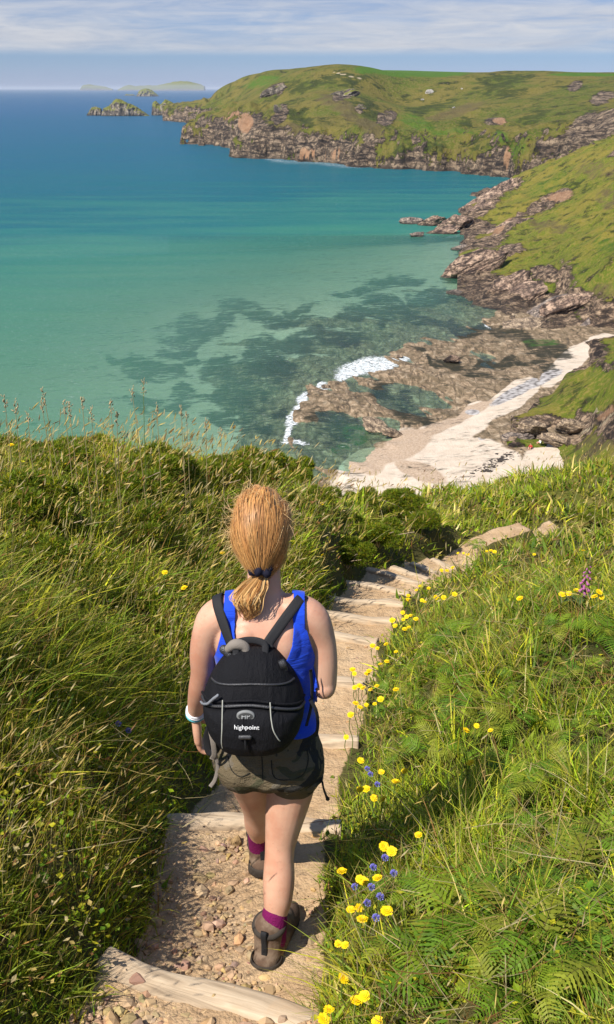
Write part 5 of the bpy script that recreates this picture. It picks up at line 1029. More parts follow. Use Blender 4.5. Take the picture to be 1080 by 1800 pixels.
def boot(cx, cy, cz, yaw, pitch=0.0):
    P = [tube([(0, -.075, .055), (0, .0, .062), (0, .09, .052), (0, .155, .042), (0, .185, .036)], [.044, .047, .046, .040, .030], 20, 5), tube([(0, -.052, .06), (0, -.044, .11), (0, -.042, .158)], [.048, .050, .052], 20, 5), tube([(0, -.02, .12), (0, .05, .095), (0, .11, .07)], [.036, .036, .034], 16, 5)]
    me = fuse(P, 0.0055, 3)
    R = Matrix.Translation((cx, cy, cz)) @ Matrix.Rotation(yaw, 4, 'Z') @ Matrix.Rotation(pitch, 4, 'X'); me.transform(R)
    o = add('boot', me, M_BOOT, hiker)
    for p_ in me.polygons: p_.use_smooth = True
    a = np.linspace(0, 2 * math.pi, 60, endpoint=False); oy = 0.052 + np.sin(a) * 0.152; ox = np.cos(a) * (0.050 + 0.006 * np.sin(a)) * np.where(np.abs(np.sin(a)) > .2, 1, 0.93)
    rows = []
    for s_, z_ in ((0.92, 0.0), (1.0, 0.006), (1.02, 0.02), (0.99, 0.034), (0.7, 0.036)): rows.append(np.stack([ox * s_, 0.052 + (oy - 0.052) * s_, np.full(60, z_)], 1))
    rows = np.array(rows); rows[1:4, ::3, :2] *= 0.985
    V = rows.reshape(-1, 3); F = [grid_faces(5, 60, True)]; V = np.vstack([V, [[0, .052, 0.0]], [[0, .052, .036]]]); j = np.arange(60)
    F += [np.stack([np.full(60, 300), (j + 1) % 60, j], 1), np.stack([np.full(60, 301), 240 + j, 240 + (j + 1) % 60], 1)]
    me = mesh_np(V, F, smooth=False); me.transform(R); add('sole', me, M_SOLE, o)
    C = np.stack([np.cos(a) * .045, -.042 + np.sin(a) * .045, .168 + .010 * np.sin(a)], 1); V, F = tube(np.vstack([C, C[:1]]), [.012] * 61, 10, 1); me = mesh_np(V, F); me.transform(R); add('padded_collar', me, M_SOLE, o)
    V, F = ribbon([(0, -.094, .03), (0, -.096, .08), (0, -.094, .13), (0, -.100, .17), (0, -.094, .185)], [(0, -1, 0)] * 5, .020, .005); me = mesh_np(V, F); me.transform(R); add('heel_loop', me, M_WEB, o)
    q_ = [(math.sin(v_) * .0505, -.075 + .055 - math.cos(v_) * .0505 - .055, .052) for v_ in np.linspace(-2.0, 2.0, 13)]; V, F = ribbon(q_, [(math.sin(v_), -math.cos(v_), .1) for v_ in np.linspace(-2.0, 2.0, 13)], .034, .004); me = mesh_np(V, F); me.transform(R); add('heel_guard', me, M_SOLE, o)
    for k in range(4):
        y_ = .02 + k * .028; V, F = tube([(-.035, y_, .10 - k * .012), (0, y_ + .01, .125 - k * .013), (.035, y_, .10 - k * .012)], [.003] * 3, 6, 4); me = mesh_np(V, F); me.transform(R); add('lace', me, M_GREYWEB, o)
boot(.012, -.01, 0.0, -0.30); boot(-.047, .455, -0.004, 0.10)
def tube_part(name, P, R, mat, parent, n=20, **kw):
    V, F = tube(P, R, n, 5); return add(name, mesh_np(V, F), mat, parent)
tube_part('sock', [(.017, -.040, .205), (.014, -.046, .17), (.011, -.052, .11)], [.0405, .0425, .042], M_SOCK, hiker)
tube_part('sock', [(-.0505, .367, .205), (-.050, .385, .17), (-.049, .41, .10)], [.040, .042, .042], M_SOCK, hiker)
# wristbands
def band(c, dr, r, w_, mat, name):
    dr = unit(np.asarray(dr, float)); u_ = unit(np.cross(dr, (0.3, 1, 0.2))); v_ = np.cross(dr, u_); a = np.linspace(0, 2 * math.pi, 25)
    C = np.asarray(c) + np.cos(a)[:, None] * u_ * r + np.sin(a)[:, None] * v_ * r; V, F = tube(C, [w_] * 25, 8, 1); add(name, mesh_np(V, F), mat, hiker)
band((-.2365, .193, .806), (.1, -.5, 1), .0275, .0052, M_BAND, 'wristband'); band((-.238, .198, .795), (.1, -.45, 1), .0275, .0045, M_TEAL, 'wristband'); band((-.236, .188, .816), (.1, -.6, 1), .0275, .004, M_BAND, 'wristband')

# hair: a full cap drawn back to a low pony tail, then strands over it
TIE = np.array((-.012, .042, 1.384))
def build_hair():
    cy = .128
    V, F = loft([(-.012, .055, 1.358, .022, .020), (-.012, .062, 1.375, .040, .040), (-.014, .088, 1.395, .064, .072), (-.016, .108, 1.42, .080, .094), (-.018, cy - .008, 1.455, .091, .108), (-.017, cy, 1.49, .092, .112), (-.014, cy + .004, 1.53, .084, .102), (-.014, cy + .006, 1.562, .064, .078), (-.013, cy + .004, 1.583, .034, .044), (-.012, cy + .002, 1.589, .006, .008)], 48, 2.1, 6)
    V[:, 0] = (V[:, 0] + .014) * .86 - .014
    front = V[:, 1] - (.150 + .55 * np.clip(V[:, 2] - 1.50, -.1, .1) + 0.0)
    V[:, 1] -= np.clip(V[:, 1] - np.interp(V[:, 2], [1.36, 1.45, 1.50, 1.56, 1.6], [.12, .165, .215, .245, .25]), 0, 1)       # stop at the hairline
    r_ = fbm(V[:, 0] * 34, V[:, 1] * 16, V[:, 2] * 12, 3, 311) * .013; V = V + unit(V - np.array((-.012, .13, 1.47))) * r_[:, None]
    col = np.tile(np.array((0.58, 0.31, 0.10)), (len(V), 1))
    tree = BVHTree.FromPolygons([tuple(v) for v in V], [tuple(f) for fs in F for f in fs]); c0 = np.array((-.012, .125, 1.465))
    Vs, Fs, Cs = [V], list(F), [col]; n = 7000
    dt = unit(TIE - c0); off = len(V); segs = 12
    cols = np.array([(0.60, 0.32, 0.10), (0.70, 0.42, 0.16), (0.48, 0.22, 0.07), (0.80, 0.55, 0.26), (0.38, 0.17, 0.05)])
    for i in range(n):
        th = RNG.uniform(0, 2 * math.pi); t0 = RNG.uniform(0.0, 0.8) ** 0.8
        # start on the front hairline great circle, sweep to the tie
        st_ = unit(np.array((math.sin(th) * 0.95, 0.42 + 0.25 * math.cos(th), math.cos(th) * 0.9 + 0.12)) + RNG.normal(0, .06, 3)); ang = math.acos(np.clip(st_ @ dt, -1, 1))
        so_ = math.sin(ang) + 1e-6; P = []; lift = abs(RNG.normal(0, .0032)) + .0004; wob = RNG.normal(0, .085, 3); ph = RNG.uniform(0, 6)
        fly = RNG.uniform() < 0.13
        t1 = 1.0 if RNG.uniform() < .8 else RNG.uniform(.6, 1)
        for s_ in np.linspace(t0, t1, segs):
            d_ = (math.sin((1 - s_) * ang) * st_ + math.sin(s_ * ang) * dt) / so_; d_ = unit(d_ + wob * math.sin(s_ * 5 + ph) * (1 - s_))
            h_ = tree.ray_cast(Vector(c0), Vector(d_))[0]
            if h_ is None: break
            P.append(np.array(h_) + d_ * (lift + (.010 * math.sin(math.pi * (s_ - t0) / (t1 - t0 + 1e-6)) if fly else 0)))
        if len(P) < segs: continue
        P = np.array(P); T = unit(np.gradient(P, axis=0)); O = unit(P - c0); B = unit(np.cross(T, O)); w_ = RNG.uniform(.0005, .0012) * np.interp(np.linspace(0, 1, segs), [0, .3, 1], [.6, 1, .7])
        if fly: w_ = w_ * 0.5
        Vs.append(np.stack([P - B * w_[:, None], P + B * w_[:, None]], 1).reshape(-1, 3)); k = np.arange(segs - 1) * 2 + off
        Fs.append(np.stack([k, k + 1, k + 3, k + 2], 1)); kk = float(vn(np.array([th * 2.6]), np.array([t0 * 1.5 + 3.0]), seed=317)[0]) * .9 + RNG.normal(0, .22); c_ = np.array((0.60, 0.32, 0.105)) * (1 - abs(kk)) + (np.array((0.85, 0.60, 0.30)) if kk > 0 else np.array((0.36, 0.15, 0.045))) * min(abs(kk), 1.0); Cs.append(np.tile(np.clip(c_, .02, .8), (segs * 2, 1))); off += segs * 2  # strand tones also paint in the hair's highlights and shadows
    # pony tail
    for i in range(700):
        r0 = RNG.normal(0, .35, 2); segs2 = 12; P = []; L = RNG.uniform(.085, .135); ph = RNG.uniform(0, 6.28); am = RNG.uniform(.004, .016)
        for s_ in np.linspace(0, 1, segs2):
            rad = np.interp(s_, [0, .18, .5, .8, 1], [.012, .024, .028, .020, .007]); q = np.array((-.012 - .050 * s_ - .012 * math.sin(s_ * 4), .030 - .030 * math.sin(s_ * 3.0) - .012 * s_, 1.362 - L * s_))
            q = q + np.array((r0[0] * rad * 1.5 + am * math.sin(s_ * 9 + ph * .3) * s_, r0[1] * rad * 1.3 + am * math.cos(s_ * 6 + ph) * s_, 0)); P.append(q)
        P = np.array(P); P[:, 1] = np.minimum(P[:, 1], .045); T = unit(np.gradient(P, axis=0)); B = unit(np.cross(T, np.array((0.2 * RNG.normal(), 1.0, 0.1)))); w_ = RNG.uniform(.0009, .002) * np.interp(np.linspace(0, 1, segs2), [0, .7, 1], [1, .9, .2])
        Vs.append(np.stack([P - B * w_[:, None], P + B * w_[:, None]], 1).reshape(-1, 3)); k = np.arange(segs2 - 1) * 2 + off
        Fs.append(np.stack([k, k + 1, k + 3, k + 2], 1)); c_ = cols[RNG.choice(5, p=[.34, .3, .14, .14, .08])] * RNG.uniform(.8, 1.15); Cs.append(np.tile(c_, (segs2 * 2, 1))); off += segs2 * 2
    # loose curls at the nape and flyaways round the head
    for i in range(420):
        a = RNG.uniform(0, 6.28); segs2 = 8; st_ = unit(np.array((math.cos(a), RNG.uniform(-.5, .3), math.sin(a) * 1.0 + .1))); h_ = tree.ray_cast(Vector(c0), Vector(st_))[0]
        if h_ is None: continue
        p0 = np.array(h_); d_ = unit(np.array((RNG.normal(-.3, .5), RNG.normal(-.2, .3), RNG.normal(-.1, .5))) + st_ * .35); L = RNG.uniform(.02, .055); cv = RNG.normal(0, .5, 3)
        P = np.array([p0 + d_ * L * s_ + cv * L * s_ * s_ for s_ in np.linspace(0, 1, segs2)]); B = unit(np.cross(unit(np.gradient(P, axis=0)), np.array((0.1, 1, 0.0)))) ; w_ = .00055 * np.linspace(1, .2, segs2)
        Vs.append(np.stack([P - B * w_[:, None], P + B * w_[:, None]], 1).reshape(-1, 3)); k = np.arange(segs2 - 1) * 2 + off
        Fs.append(np.stack([k, k + 1, k + 3, k + 2], 1)); Cs.append(np.tile(cols[3], (segs2 * 2, 1))); off += segs2 * 2
    f4 = np.vstack([f for f in Fs if f.shape[1] == 4]); f3 = np.vstack([f for f in Fs if f.shape[1] == 3])
    return mesh_np(np.vstack(Vs), [f3, f4], dict(col=np.vstack(Cs)))
hair = add('hair', build_hair(), M_HAIR, hiker)
a = np.linspace(0, 2 * math.pi, 30); C = np.stack([TIE[0] + np.cos(a) * .023, TIE[1] - .018 + np.sin(a) * .016, TIE[2] - .002 + np.sin(a * 2) * .006 + np.cos(a) * .004], 1)
V, F = tube(C, list(.0125 + .004 * np.sin(a * 6)), 12, 2); V = V + fbm(V[:, 0] * 90, V[:, 1] * 90, V[:, 2] * 90, 2, 315)[:, None] * .003; add('hair_tie', mesh_np(V, F), M_SCRUNCH, hair)

# ------------------------------------------------------------------ rucksack
PO = np.array((-.036, -.040, 0.0))          # its back plane, in the hiker's frame
pk = empty('rucksack', HO + np.array((0, 0, .016)), label='small black rucksack with pale piping and a grey oval badge on the hiker\'s back', category='rucksack')
PZ = [.842, .850, .872, .905, .945, .985, 1.03, 1.075, 1.115, 1.145, 1.160]; PW = [.068, .098, .120, .137, .147, .149, .138, .117, .091, .065, .035]; PD = [.055, .085, .112, .128, .134, .132, .122, .106, .088, .062, .030]
def pk_y(x, z, ex=0.0):
    hw_ = np.interp(z, PZ, PW); d_ = np.interp(z, PZ, PD); q = np.clip(np.abs((np.asarray(x) - PO[0]) / hw_), 0, 1)
    return PO[1] - d_ * (1 - q ** 2.7) ** 0.5 - ex
def arc_z(x): u = (np.asarray(x) - PO[0]) / .155; return 1.030 - .050 * u * u - .006 * u
def build_pack():
    zz = catmull(np.stack([PZ, PW, PD], 1), 6); n = 56; a = np.linspace(0, 2 * math.pi, n, endpoint=False); rows = []
    for z_, w_, d_ in zz:
        c_, s_ = np.cos(a), np.sin(a); x_ = np.sign(c_) * np.abs(c_) ** (0.82) * w_; y_ = np.where(s_ >= 0, -d_ * np.abs(s_) ** 0.92, .018 * np.abs(s_) ** .5); rows.append(np.stack([PO[0] + x_, PO[1] + y_, np.full(n, z_)], 1))
    V = np.array(rows); V[..., 1] += fbm(V[..., 0] * 22, V[..., 2] * 12, oct=3, seed=321) * .005 * (V[..., 1] < PO[1] - .02)
    m_ = len(rows); V = V.reshape(-1, 3); F = [grid_faces(m_, n, True)]; nv = len(V); V = np.vstack([V, V[:n].mean(0)[None], V[-n:].mean(0)[None]]); j = np.arange(n)
    F += [np.stack([np.full(n, nv), (j + 1) % n, j], 1), np.stack([np.full(n, nv + 1), (m_ - 1) * n + j, (m_ - 1) * n + (j + 1) % n], 1)]
    add('main_bag', mesh_np(V, F), M_PACK, pk)
    # front pocket: bulges out below the arched zip
    us = np.linspace(-1, 1, 60); vs = np.linspace(0, 1, 40); Uu, Vv = np.meshgrid(us, vs)
    zt = arc_z(PO[0] + Uu * .150) - .004; zb = .846 + .030 * np.abs(Uu) ** 2.5; Z = zb + (zt - zb) * Vv; hw_ = np.interp(Z, PZ, PW) * 1.012; X = PO[0] + Uu * hw_
    bul = (1 - np.abs(Uu) ** 6) ** .5 * np.clip(1 - np.abs(2 * Vv - 1) ** 5, 0, 1) ** .45
    Y = PO[1] - np.interp(Z, PZ, PD) * (1 - np.abs(Uu) ** 2.7) ** .5 - .028 * bul + .002 + fbm(X * 26, Z * 20, oct=3, seed=325) * .003
    V = np.stack([X, Y, Z], -1).reshape(-1, 3); Vb = V.copy(); Vb[:, 1] = np.maximum(Vb[:, 1] + .03, Vb[:, 1]); 
    o = add('front_pocket', mesh_np(V, grid_faces(40, 60)), M_PACK, pk); s_ = o.modifiers.new('thickness', 'SOLIDIFY'); s_.thickness = .004; s_.offset = -1
    return V, o
PKV, pocket = build_pack()
PTREE = BVHTree.FromPolygons([tuple(v) for v in PKV], [tuple(f) for f in grid_faces(40, 60)])
def on_pocket(x, z, off=.0015):
    h_ = PTREE.ray_cast(Vector((float(x), -1.0, float(z))), Vector((0, 1, 0)))[0]; y_ = h_.y if h_ is not None else float(pk_y(x, z, .02)); return np.array((x, y_ - off, z))
def px2xz(px, py, y=-.19):
    r = ray(px, py); t_ = (HREF[1] + y) / r[1]; return r[0] * t_ - HREF[0], HC + r[2] * t_ - HREF[2]
xs = np.linspace(-.150, .148, 24) + PO[0]
def zip_line(dz, r, name, mat, ex):
    P = [(x, float(pk_y(x, arc_z(x) + dz, ex)), float(arc_z(x)) + dz) for x in xs]; V, F = tube(P, [r] * len(P), 8, 2); return add(name, mesh_np(V, F), mat, pk)
zip_line(.004, .0048, 'zip', M_ZIP, .006); zip_line(.016, .0042, 'zip_flap', M_PACK, .004)
xs2 = np.linspace(-.118, .118, 20) + PO[0]; V, F = tube([(x, float(pk_y(x, 1.088 - 1.6 * (x - PO[0]) ** 2, .001)), 1.088 - 1.6 * (x - PO[0]) ** 2) for x in xs2], [.0035] * 20, 8, 2); add('seam', mesh_np(V, F), M_ZIP, pk)
for pts in ([(393, 1232), (393, 1255), (393, 1275), (392, 1298), (393, 1312)], [(476, 1232), (478, 1255), (482, 1272), (490, 1288), (493, 1293)]):
    P = [on_pocket(*px2xz(*q), .0015) for q in pts]; V, F = tube(P, [.0018] * len(P), 8, 5); add('piping', mesh_np(V, F), M_PIPE, pocket)
# badge and print
bx, bz = px2xz(434, 1250); a = np.linspace(0, 2 * math.pi, 40, endpoint=False)
def disc(cx, cz, rx, rz, off, mat, name, parent, th=.003):
    rings = []
    c0_ = on_pocket(cx, cz, 0)
    for s_, o_ in ((1.0, off - .004), (1.0, off + th * .7), (.93, off + th), (.5, off + th), (.02, off + th)): rings.append([(cx + math.cos(q) * rx * s_, c0_[1] - o_ + .10 * math.sin(q) * rz * s_, cz + math.sin(q) * rz * s_) for q in a])
    V = np.array(rings).reshape(-1, 3); F = grid_faces(5, 40, True)[:, ::-1]; return add(name, mesh_np(V, F), mat, parent)
bd = disc(bx, bz, .0255, .0155, .001, M_BADGE, 'badge', pocket); disc(bx, bz, .0205, .0110, .0036, M_BADGED, 'badge_face', bd, .0006)
def lettering(text, cx, cz, width, off, mat, name, parent, squash=1.0, thick=0.0, slant=0.0):
    cu = bpy.data.curves.new('text', 'FONT'); cu.body = text; cu.align_x = 'CENTER'; cu.align_y = 'CENTER'; cu.size = 1.0; cu.offset = thick; cu.resolution_u = 3
    o = bpy.data.objects.new('text', cu); COL.objects.link(o); dg = bpy.context.evaluated_depsgraph_get(); me = bpy.data.meshes.new_from_object(o.evaluated_get(dg)); bpy.data.objects.remove(o)
    bm = bmesh.new(); bm.from_mesh(me); bmesh.ops.triangulate(bm, faces=bm.faces[:]); bmesh.ops.subdivide_edges(bm, edges=[e for e in bm.edges if e.calc_length() > .25], cuts=2); 
    xs_ = [v.co.x for v in bm.verts]; k = width / (max(xs_) - min(xs_))
    for v in bm.verts:
        q = on_pocket(cx + (v.co.x + slant * v.co.y) * k, cz + v.co.y * k * squash, off); v.co = Vector(q)
    bm.to_mesh(me); bm.free(); me.materials.clear(); return add(name, me, mat, parent)
lettering('HP', bx, bz, .024, .0062, M_BADGE, 'badge_letters', bd, .75, .02)
tx, tz = px2xz(436, 1264); lettering('highpoint', tx, tz - .003, .070, .0030, M_PRINT, 'lettering', pocket, 0.95, .012)
# bungee toggle under the badge
gx, gz = px2xz(433, 1281); q = on_pocket(gx, gz, .008); V, F = tube([q + np.array((-.012, 0, .003)), q + np.array((.014, 0, .003))], [.0065, .0065], 10, 3); tg = add('cord_lock', mesh_np(V, F), M_ZIP, pocket)
V, F = tube([q + np.array((0, .001, 0)), q + np.array((.002, .002, -.02)), q + np.array((.001, .006, -.040))], [.003, .0035, .002], 8, 4); add('cord', mesh_np(V, F), M_WEB, tg)
# zip pull on the left side
P = [on_pocket(*px2xz(*q_), .010) for q_ in [(384, 1226), (376, 1234), (366, 1246), (357, 1256), (350, 1263)]]; V, F = tube(P, [.004, .0045, .0042, .004, .0032], 8, 5); V = V + (fbm(V[:, 0] * 160, V[:, 1] * 160, V[:, 2] * 160, 2, 331) * .0012)[:, None]; add('zip_pull', mesh_np(V, F), M_CORD, pk)
# haul loop and straps
V, F = ribbon([(-.082, -.075, 1.145), (-.080, -.062, 1.175), (-.040, -.055, 1.182), (-.002, -.060, 1.172), (.000, -.075, 1.140)], [(0, -1, .3)] * 5, .020, .007); add('haul_loop', mesh_np(V, F), M_WEB, pk)
V, F = tube([(-.105, -.058, 1.155), (-.085, -.062, 1.172), (-.060, -.060, 1.165), (-.052, -.066, 1.140)], [.012, .016, .016, .012], 12, 4); add('strap_padding', mesh_np(V, F), M_GREYWEB, pk)
def strap(pix, front, wd, name):
    Q = []
    for q_ in pix:
        c_, n_ = cast(*q_, .010); Q.append((c_, n_))
    for f_ in front: Q.append(snap(f_, .011))
    for k in range(3): Q = [Q[0]] + [((Q[i - 1][0] + 2 * Q[i][0] + Q[i + 1][0]) / 4, unit(Q[i - 1][1] + Q[i][1] * 2 + Q[i + 1][1])) for i in range(1, len(Q) - 1)] + [Q[-1]]
    P = [q_[0] for q_ in Q]; N = [q_[1] for q_ in Q]; P = [np.array(P[0]) + np.array((0, -.012, -.01))] + P; N = [N[0]] + N
    V, F = ribbon(P, N, wd, .006); return add(name, mesh_np(V, F), M_WEB, pk)
strap([(411, 1122), (402, 1098), (392, 1074), (384, 1054), (379, 1040)], [(-.135, .07, 1.29), (-.135, .13, 1.24), (-.135, .17, 1.16), (-.14, .17, 1.06), (-.15, .12, .96), (-.14, .02, .90)], .031, 'shoulder_strap')
strap([(473, 1122), (488, 1100), (504, 1078), (520, 1058), (533, 1043)], [(.118, .07, 1.29), (.120, .13, 1.24), (.12, .17, 1.16), (.12, .17, 1.06), (.13, .12, .96), (.125, .02, .90)], .031, 'shoulder_strap')
bk = tube([(-.118, -.052, 1.150), (-.100, -.060, 1.135)], [.014, .012], 10, 3); add('buckle', mesh_np(*bk), M_ZIP, pk)
V, F = ribbon([(.055, -.080, 1.10), (.052, -.09, 1.12), (.045, -.085, 1.135)], [(0, -1, 0)] * 3, .02, .008); add('buckle', mesh_np(V, F), M_ZIP, pk)
V, F = ribbon([(.118, -.045, .89), (.132, -.030, .95), (.134, -.020, 1.01), (.130, -.010, 1.06)], [(.7, -.7, 0)] * 4, .012, .003); add('side_strap', mesh_np(V, F), M_WEB, pk)
V, F = ribbon([(.128, -.050, .985), (.146, -.055, .95), (.152, -.05, .90), (.147, -.045, .855)], [(.5, -.8, 0)] * 4, .011, .003); add('strap_tail', mesh_np(V, F), M_WEB, pk)
V, F = ribbon([(-.165, -.060, .90), (-.178, -.05, .85), (-.172, -.05, .80), (-.150, -.055, .815), (-.140, -.06, .86)], [(0, -1, 0)] * 5, .022, .004); add('waist_strap', mesh_np(V, F), M_WEB, pk)
V, F = ribbon([(-.168, -.062, .91), (-.158, -.075, .86), (-.155, -.07, .81), (-.163, -.06, .785)], [(0, -1, 0)] * 4, .016, .004); add('strap_tail', mesh_np(V, F), M_GREYWEB, pk)
V, F = ribbon([(-.155, -.045, .80), (-.150, -.035, .74), (-.160, -.03, .69), (-.175, -.03, .665)], [(-.3, -1, 0)] * 4, .012, .003); add('strap_tail', mesh_np(V, F), M_GREYWEB, pk)

# ================================================================== PLANTS THAT CAN BE TOLD APART
def surf(px, py, h):
    """point on the ray through a photo pixel that stands h above the ground"""
    Ys = np.geomspace(1.4, 40, 700); r = ray(px, py); X = r[0] / r[1] * Ys; Z = HC + r[2] / r[1] * Ys; g_ = ground(X, Ys)
    i = int(np.argmax(Z - g_ < h)) if (Z - g_ < h).any() else int(np.argmin((Z - g_) / Ys)); return np.array((X[i], Ys[i], Z[i])), g_[i]
# bracken
def frond_mesh(seed):
    rg = np.random.default_rng(seed); Vs, Fs, Cs, off = [], [], [], 0
    rach = lambda s: np.array((s * (1 - .12 * s), .06 * math.sin(s * 2.2 + seed), .52 * s - .62 * s * s))
    cb = np.array([(0.15, 0.26, 0.018), (0.22, 0.31, 0.020), (0.11, 0.21, 0.016), (0.28, 0.31, 0.03)][seed % 4])
    for i in range(13):
        s = .16 + .80 * (i / 12) ** .92; o_ = rach(s); T = unit(rach(s + .01) - rach(s - .01)); side = unit(np.cross(T, (0, 0, 1.0))); up = np.cross(side, T); PL = .50 * (1 - s) ** .85 + .02
        for sg in (-1, 1):
            d_ = unit(side * sg + T * .42 + up * rg.uniform(-.10, .22)); c_ = cb * rg.uniform(.75, 1.25); bb = unit(np.cross(up, d_) + up * rg.uniform(-.35, .35)); ww = .034 * (1 - s) ** .4 + .006; nk = 9; ts = np.linspace(0, 1, nk); ser = np.where(np.arange(nk) % 2, 1.0, .55) * (1 - ts) ** .6
            C0 = o_ + d_ * (PL * ts)[:, None] - np.array((0, 0, .25 * PL)) * (ts ** 2)[:, None]; Vs.append(np.concatenate([C0 - bb * (ww * ser)[:, None], C0 + bb * (ww * ser)[:, None]])); kq = np.arange(nk - 1); Fs.append(np.stack([kq, kq + 1, kq + 1 + nk, kq + nk], 1) + off); Cs.append(np.tile(c_, (2 * nk, 1))); off += 2 * nk
            Vs.append(np.array([o_ - T * .003, o_ + T * .003, o_ + d_ * PL - np.array((0, 0, .22 * PL))])); Fs.append(np.array([[0, 1, 2, 2]]) + off); Cs.append(np.tile(cb * 1.1, (3, 1))); off += 3
    V = np.vstack(Vs); F = np.vstack(Fs); tri = F[F[:, 2] == F[:, 3]][:, :3]; quad = F[F[:, 2] != F[:, 3]]
    C = np.vstack(Cs); st = tube([rach(q) for q in (0, .3, .6, .95)], [.009, .007, .005, .002], 5, 3)
    F3, F4 = [tri], [quad]
    for f in st[1]: (F3 if f.shape[1] == 3 else F4).append(f + len(V))
    C = np.vstack([C, np.tile((.16, .15, .03), (len(st[0]), 1))]); V = np.vstack([V, st[0]])
    return mesh_np(V, [np.vstack(F3), np.vstack(F4)], dict(col=C), smooth=False)
FRONDS = [frond_mesh(k) for k in range(4)]
def fern_proto(k):
    o = empty('bracken_fern', (0, 0, -200)); n = 2 + k % 3
    for i in range(n): add('frond', FRONDS[(i + k) % 4], M_GRASS, o, rot=(RNG.normal(0, .35), RNG.uniform(-.35, .25), 2 * math.pi * (i + RNG.uniform(-.25, .25)) / n), scale=RNG.uniform(.8, 1.15))
    return o
def fern_label(px, py):
    if py < 1090: return 'bracken fern on the upper right bank under the foxglove', 'bracken on the upper right bank'
    if py < 1260: return 'bracken fern on the right bank level with the rucksack', 'bracken beside the clear flight'
    if py < 1440: return 'bracken fern on the right bank level with the shorts', 'bracken in the middle of the right bank'
    return 'bracken fern in the bottom right part of the bank', 'bracken low on the right bank'
protos = [fern_proto(k) for k in range(4)]; used = set()
for i, (px, py, sc_) in enumerate(FERNS):
    q = FPOS[i]; lb, gp = fern_label(px, py); k = i % 4; a = (q[0], q[1], q[2] + RNG.uniform(.05, .12)); r_ = (RNG.normal(-.08, .1), RNG.normal(0, .1), RNG.uniform(0, 6.28)); sc_ = FSC[i]
    if k not in used:
        o = protos[k]; o.location = a; o.rotation_euler = r_; o.scale = (sc_,) * 3; used.add(k); prop(o, label=lb, category='fern', group=gp)
    else: copy_thing(protos[k], a, r_, sc_, label=lb, category='fern', group=gp)

# gorse: lumps of short dark spines with bright tips
def gorse_mesh(seed, n=5200):
    rg = np.random.default_rng(seed); m_ = 9; cen = np.stack([rg.normal(0, .45, m_), rg.normal(0, .45, m_), rg.uniform(.12, .62, m_)], 1); rad = rg.uniform(.26, .48, m_)
    k = rg.integers(0, m_, n); d_ = unit(rg.normal(size=(n, 3))); d_[:, 2] = np.abs(d_[:, 2]) * 1.0 - .25; d_ = unit(d_); p_ = cen[k] + d_ * (rad[k] * rg.uniform(.55, 1.08, n) ** .5)[:, None]; p_[:, 2] = np.maximum(p_[:, 2], 0.0)
    q = np.repeat(p_, 4, 0); dr = unit(np.repeat(d_, 4, 0) + rg.normal(0, .75, (n * 4, 3)) + np.array((0, 0, .35))); lean = unit(np.cross(dr, rg.normal(size=dr.shape)))
    base_ = np.array([(0.15, 0.22, 0.014), (0.23, 0.30, 0.018), (0.38, 0.37, 0.02), (0.26, 0.18, 0.065), (0.10, 0.145, 0.012)])
    col = base_[np.repeat(rg.choice(5, n, p=[.34, .28, .16, .08, .14]), 4)] * rg.uniform(.7, 1.3, (n * 4, 1))
    return strips(q, dr, lean, rg.uniform(.07, .17, n * 4), rg.uniform(.018, .032, n * 4), rg.uniform(0, .3, n * 4), col, None, (0, .5, 1.0)), p_, d_
def gorse_proto(seed):
    (V, F, C, _, _), p_, d_ = gorse_mesh(seed); o = empty('gorse_bush', (0, 0, -200)); add('foliage', mesh_np(V, F, dict(col=C), smooth=False), M_GRASS, o)
    rg = np.random.default_rng(seed + 9); k = rg.choice(len(p_), 70); fl = heads(p_[k] + d_[k] * .08, d_[k] * .05, rg.uniform(.04, .075, 70), rg.uniform(.03, .05, 70), np.tile((.62, .42, .012), (70, 1)) * rg.uniform(.7, 1.2, (70, 1)))
    add('flowers', mesh_np(fl[0], fl[1], dict(col=fl[2])), M_GRASS, o, kind='stuff')
    st = [tube([(0, 0, -.15), (rg.normal(0, .15), rg.normal(0, .15), .25), (rg.normal(0, .45), rg.normal(0, .45), .65)], [.03, .02, .008], 6, 3) for _ in range(9)]
    V, F = join(st); add('stems', mesh_np(V, F), M_LOG, o); return o
GORSE = [(60, 795, .30, 'gorse bush with yellow flowers on the crest at the left edge'), (150, 785, .26, 'gorse bush on the crest under the tall grass stalks'), (112, 850, .28, 'yellow flowered gorse bush just below the crest on the left'), (25, 880, .28, 'gorse bush at the left edge below the crest'), (205, 862, .30, 'dark gorse bush on the left slope below the crest'), (292, 835, .26, 'bright green gorse bush under the middle of the crest'), (90, 935, .24, 'gorse bush half way down the left slope with brown dead stems'), (424, 790, .30, 'bright gorse bush on the skyline left of the surf'), (215, 925, .26, 'shaded gorse bush half way down the left slope'), (520, 815, .24, 'gorse bush on the skyline right above the woman\'s head'), (640, 850, .24, 'large dark gorse bush at the right end of the bank crest'), (690, 885, .26, 'dark gorse bush overhanging the clear flight of steps'), (735, 908, .22, 'rightmost dark gorse bush of the bank, above the bend of the path'), (665, 940, .26, 'dark gorse bush low on the bank beside the upper steps'), (610, 985, .24, 'small dark bush at the foot of the bank beside the steps'), (560, 870, .2, 'gorse bush on the bank right of the woman\'s hair'), (350, 900, .22, 'low gorse bush on the slope left of the woman\'s hair'), (40, 1010, .2, 'low gorse bush in long grass at the left edge'), (385, 850, .24, 'green gorse bush on the slope below the bright skyline bush'), (905, 895, .16, 'low gorse bush on the far skyline below the beach sand'), (1045, 900, .2, 'gorse bush at the right edge of the far skyline')]
gp_ = [gorse_proto(500 + k) for k in range(4)]
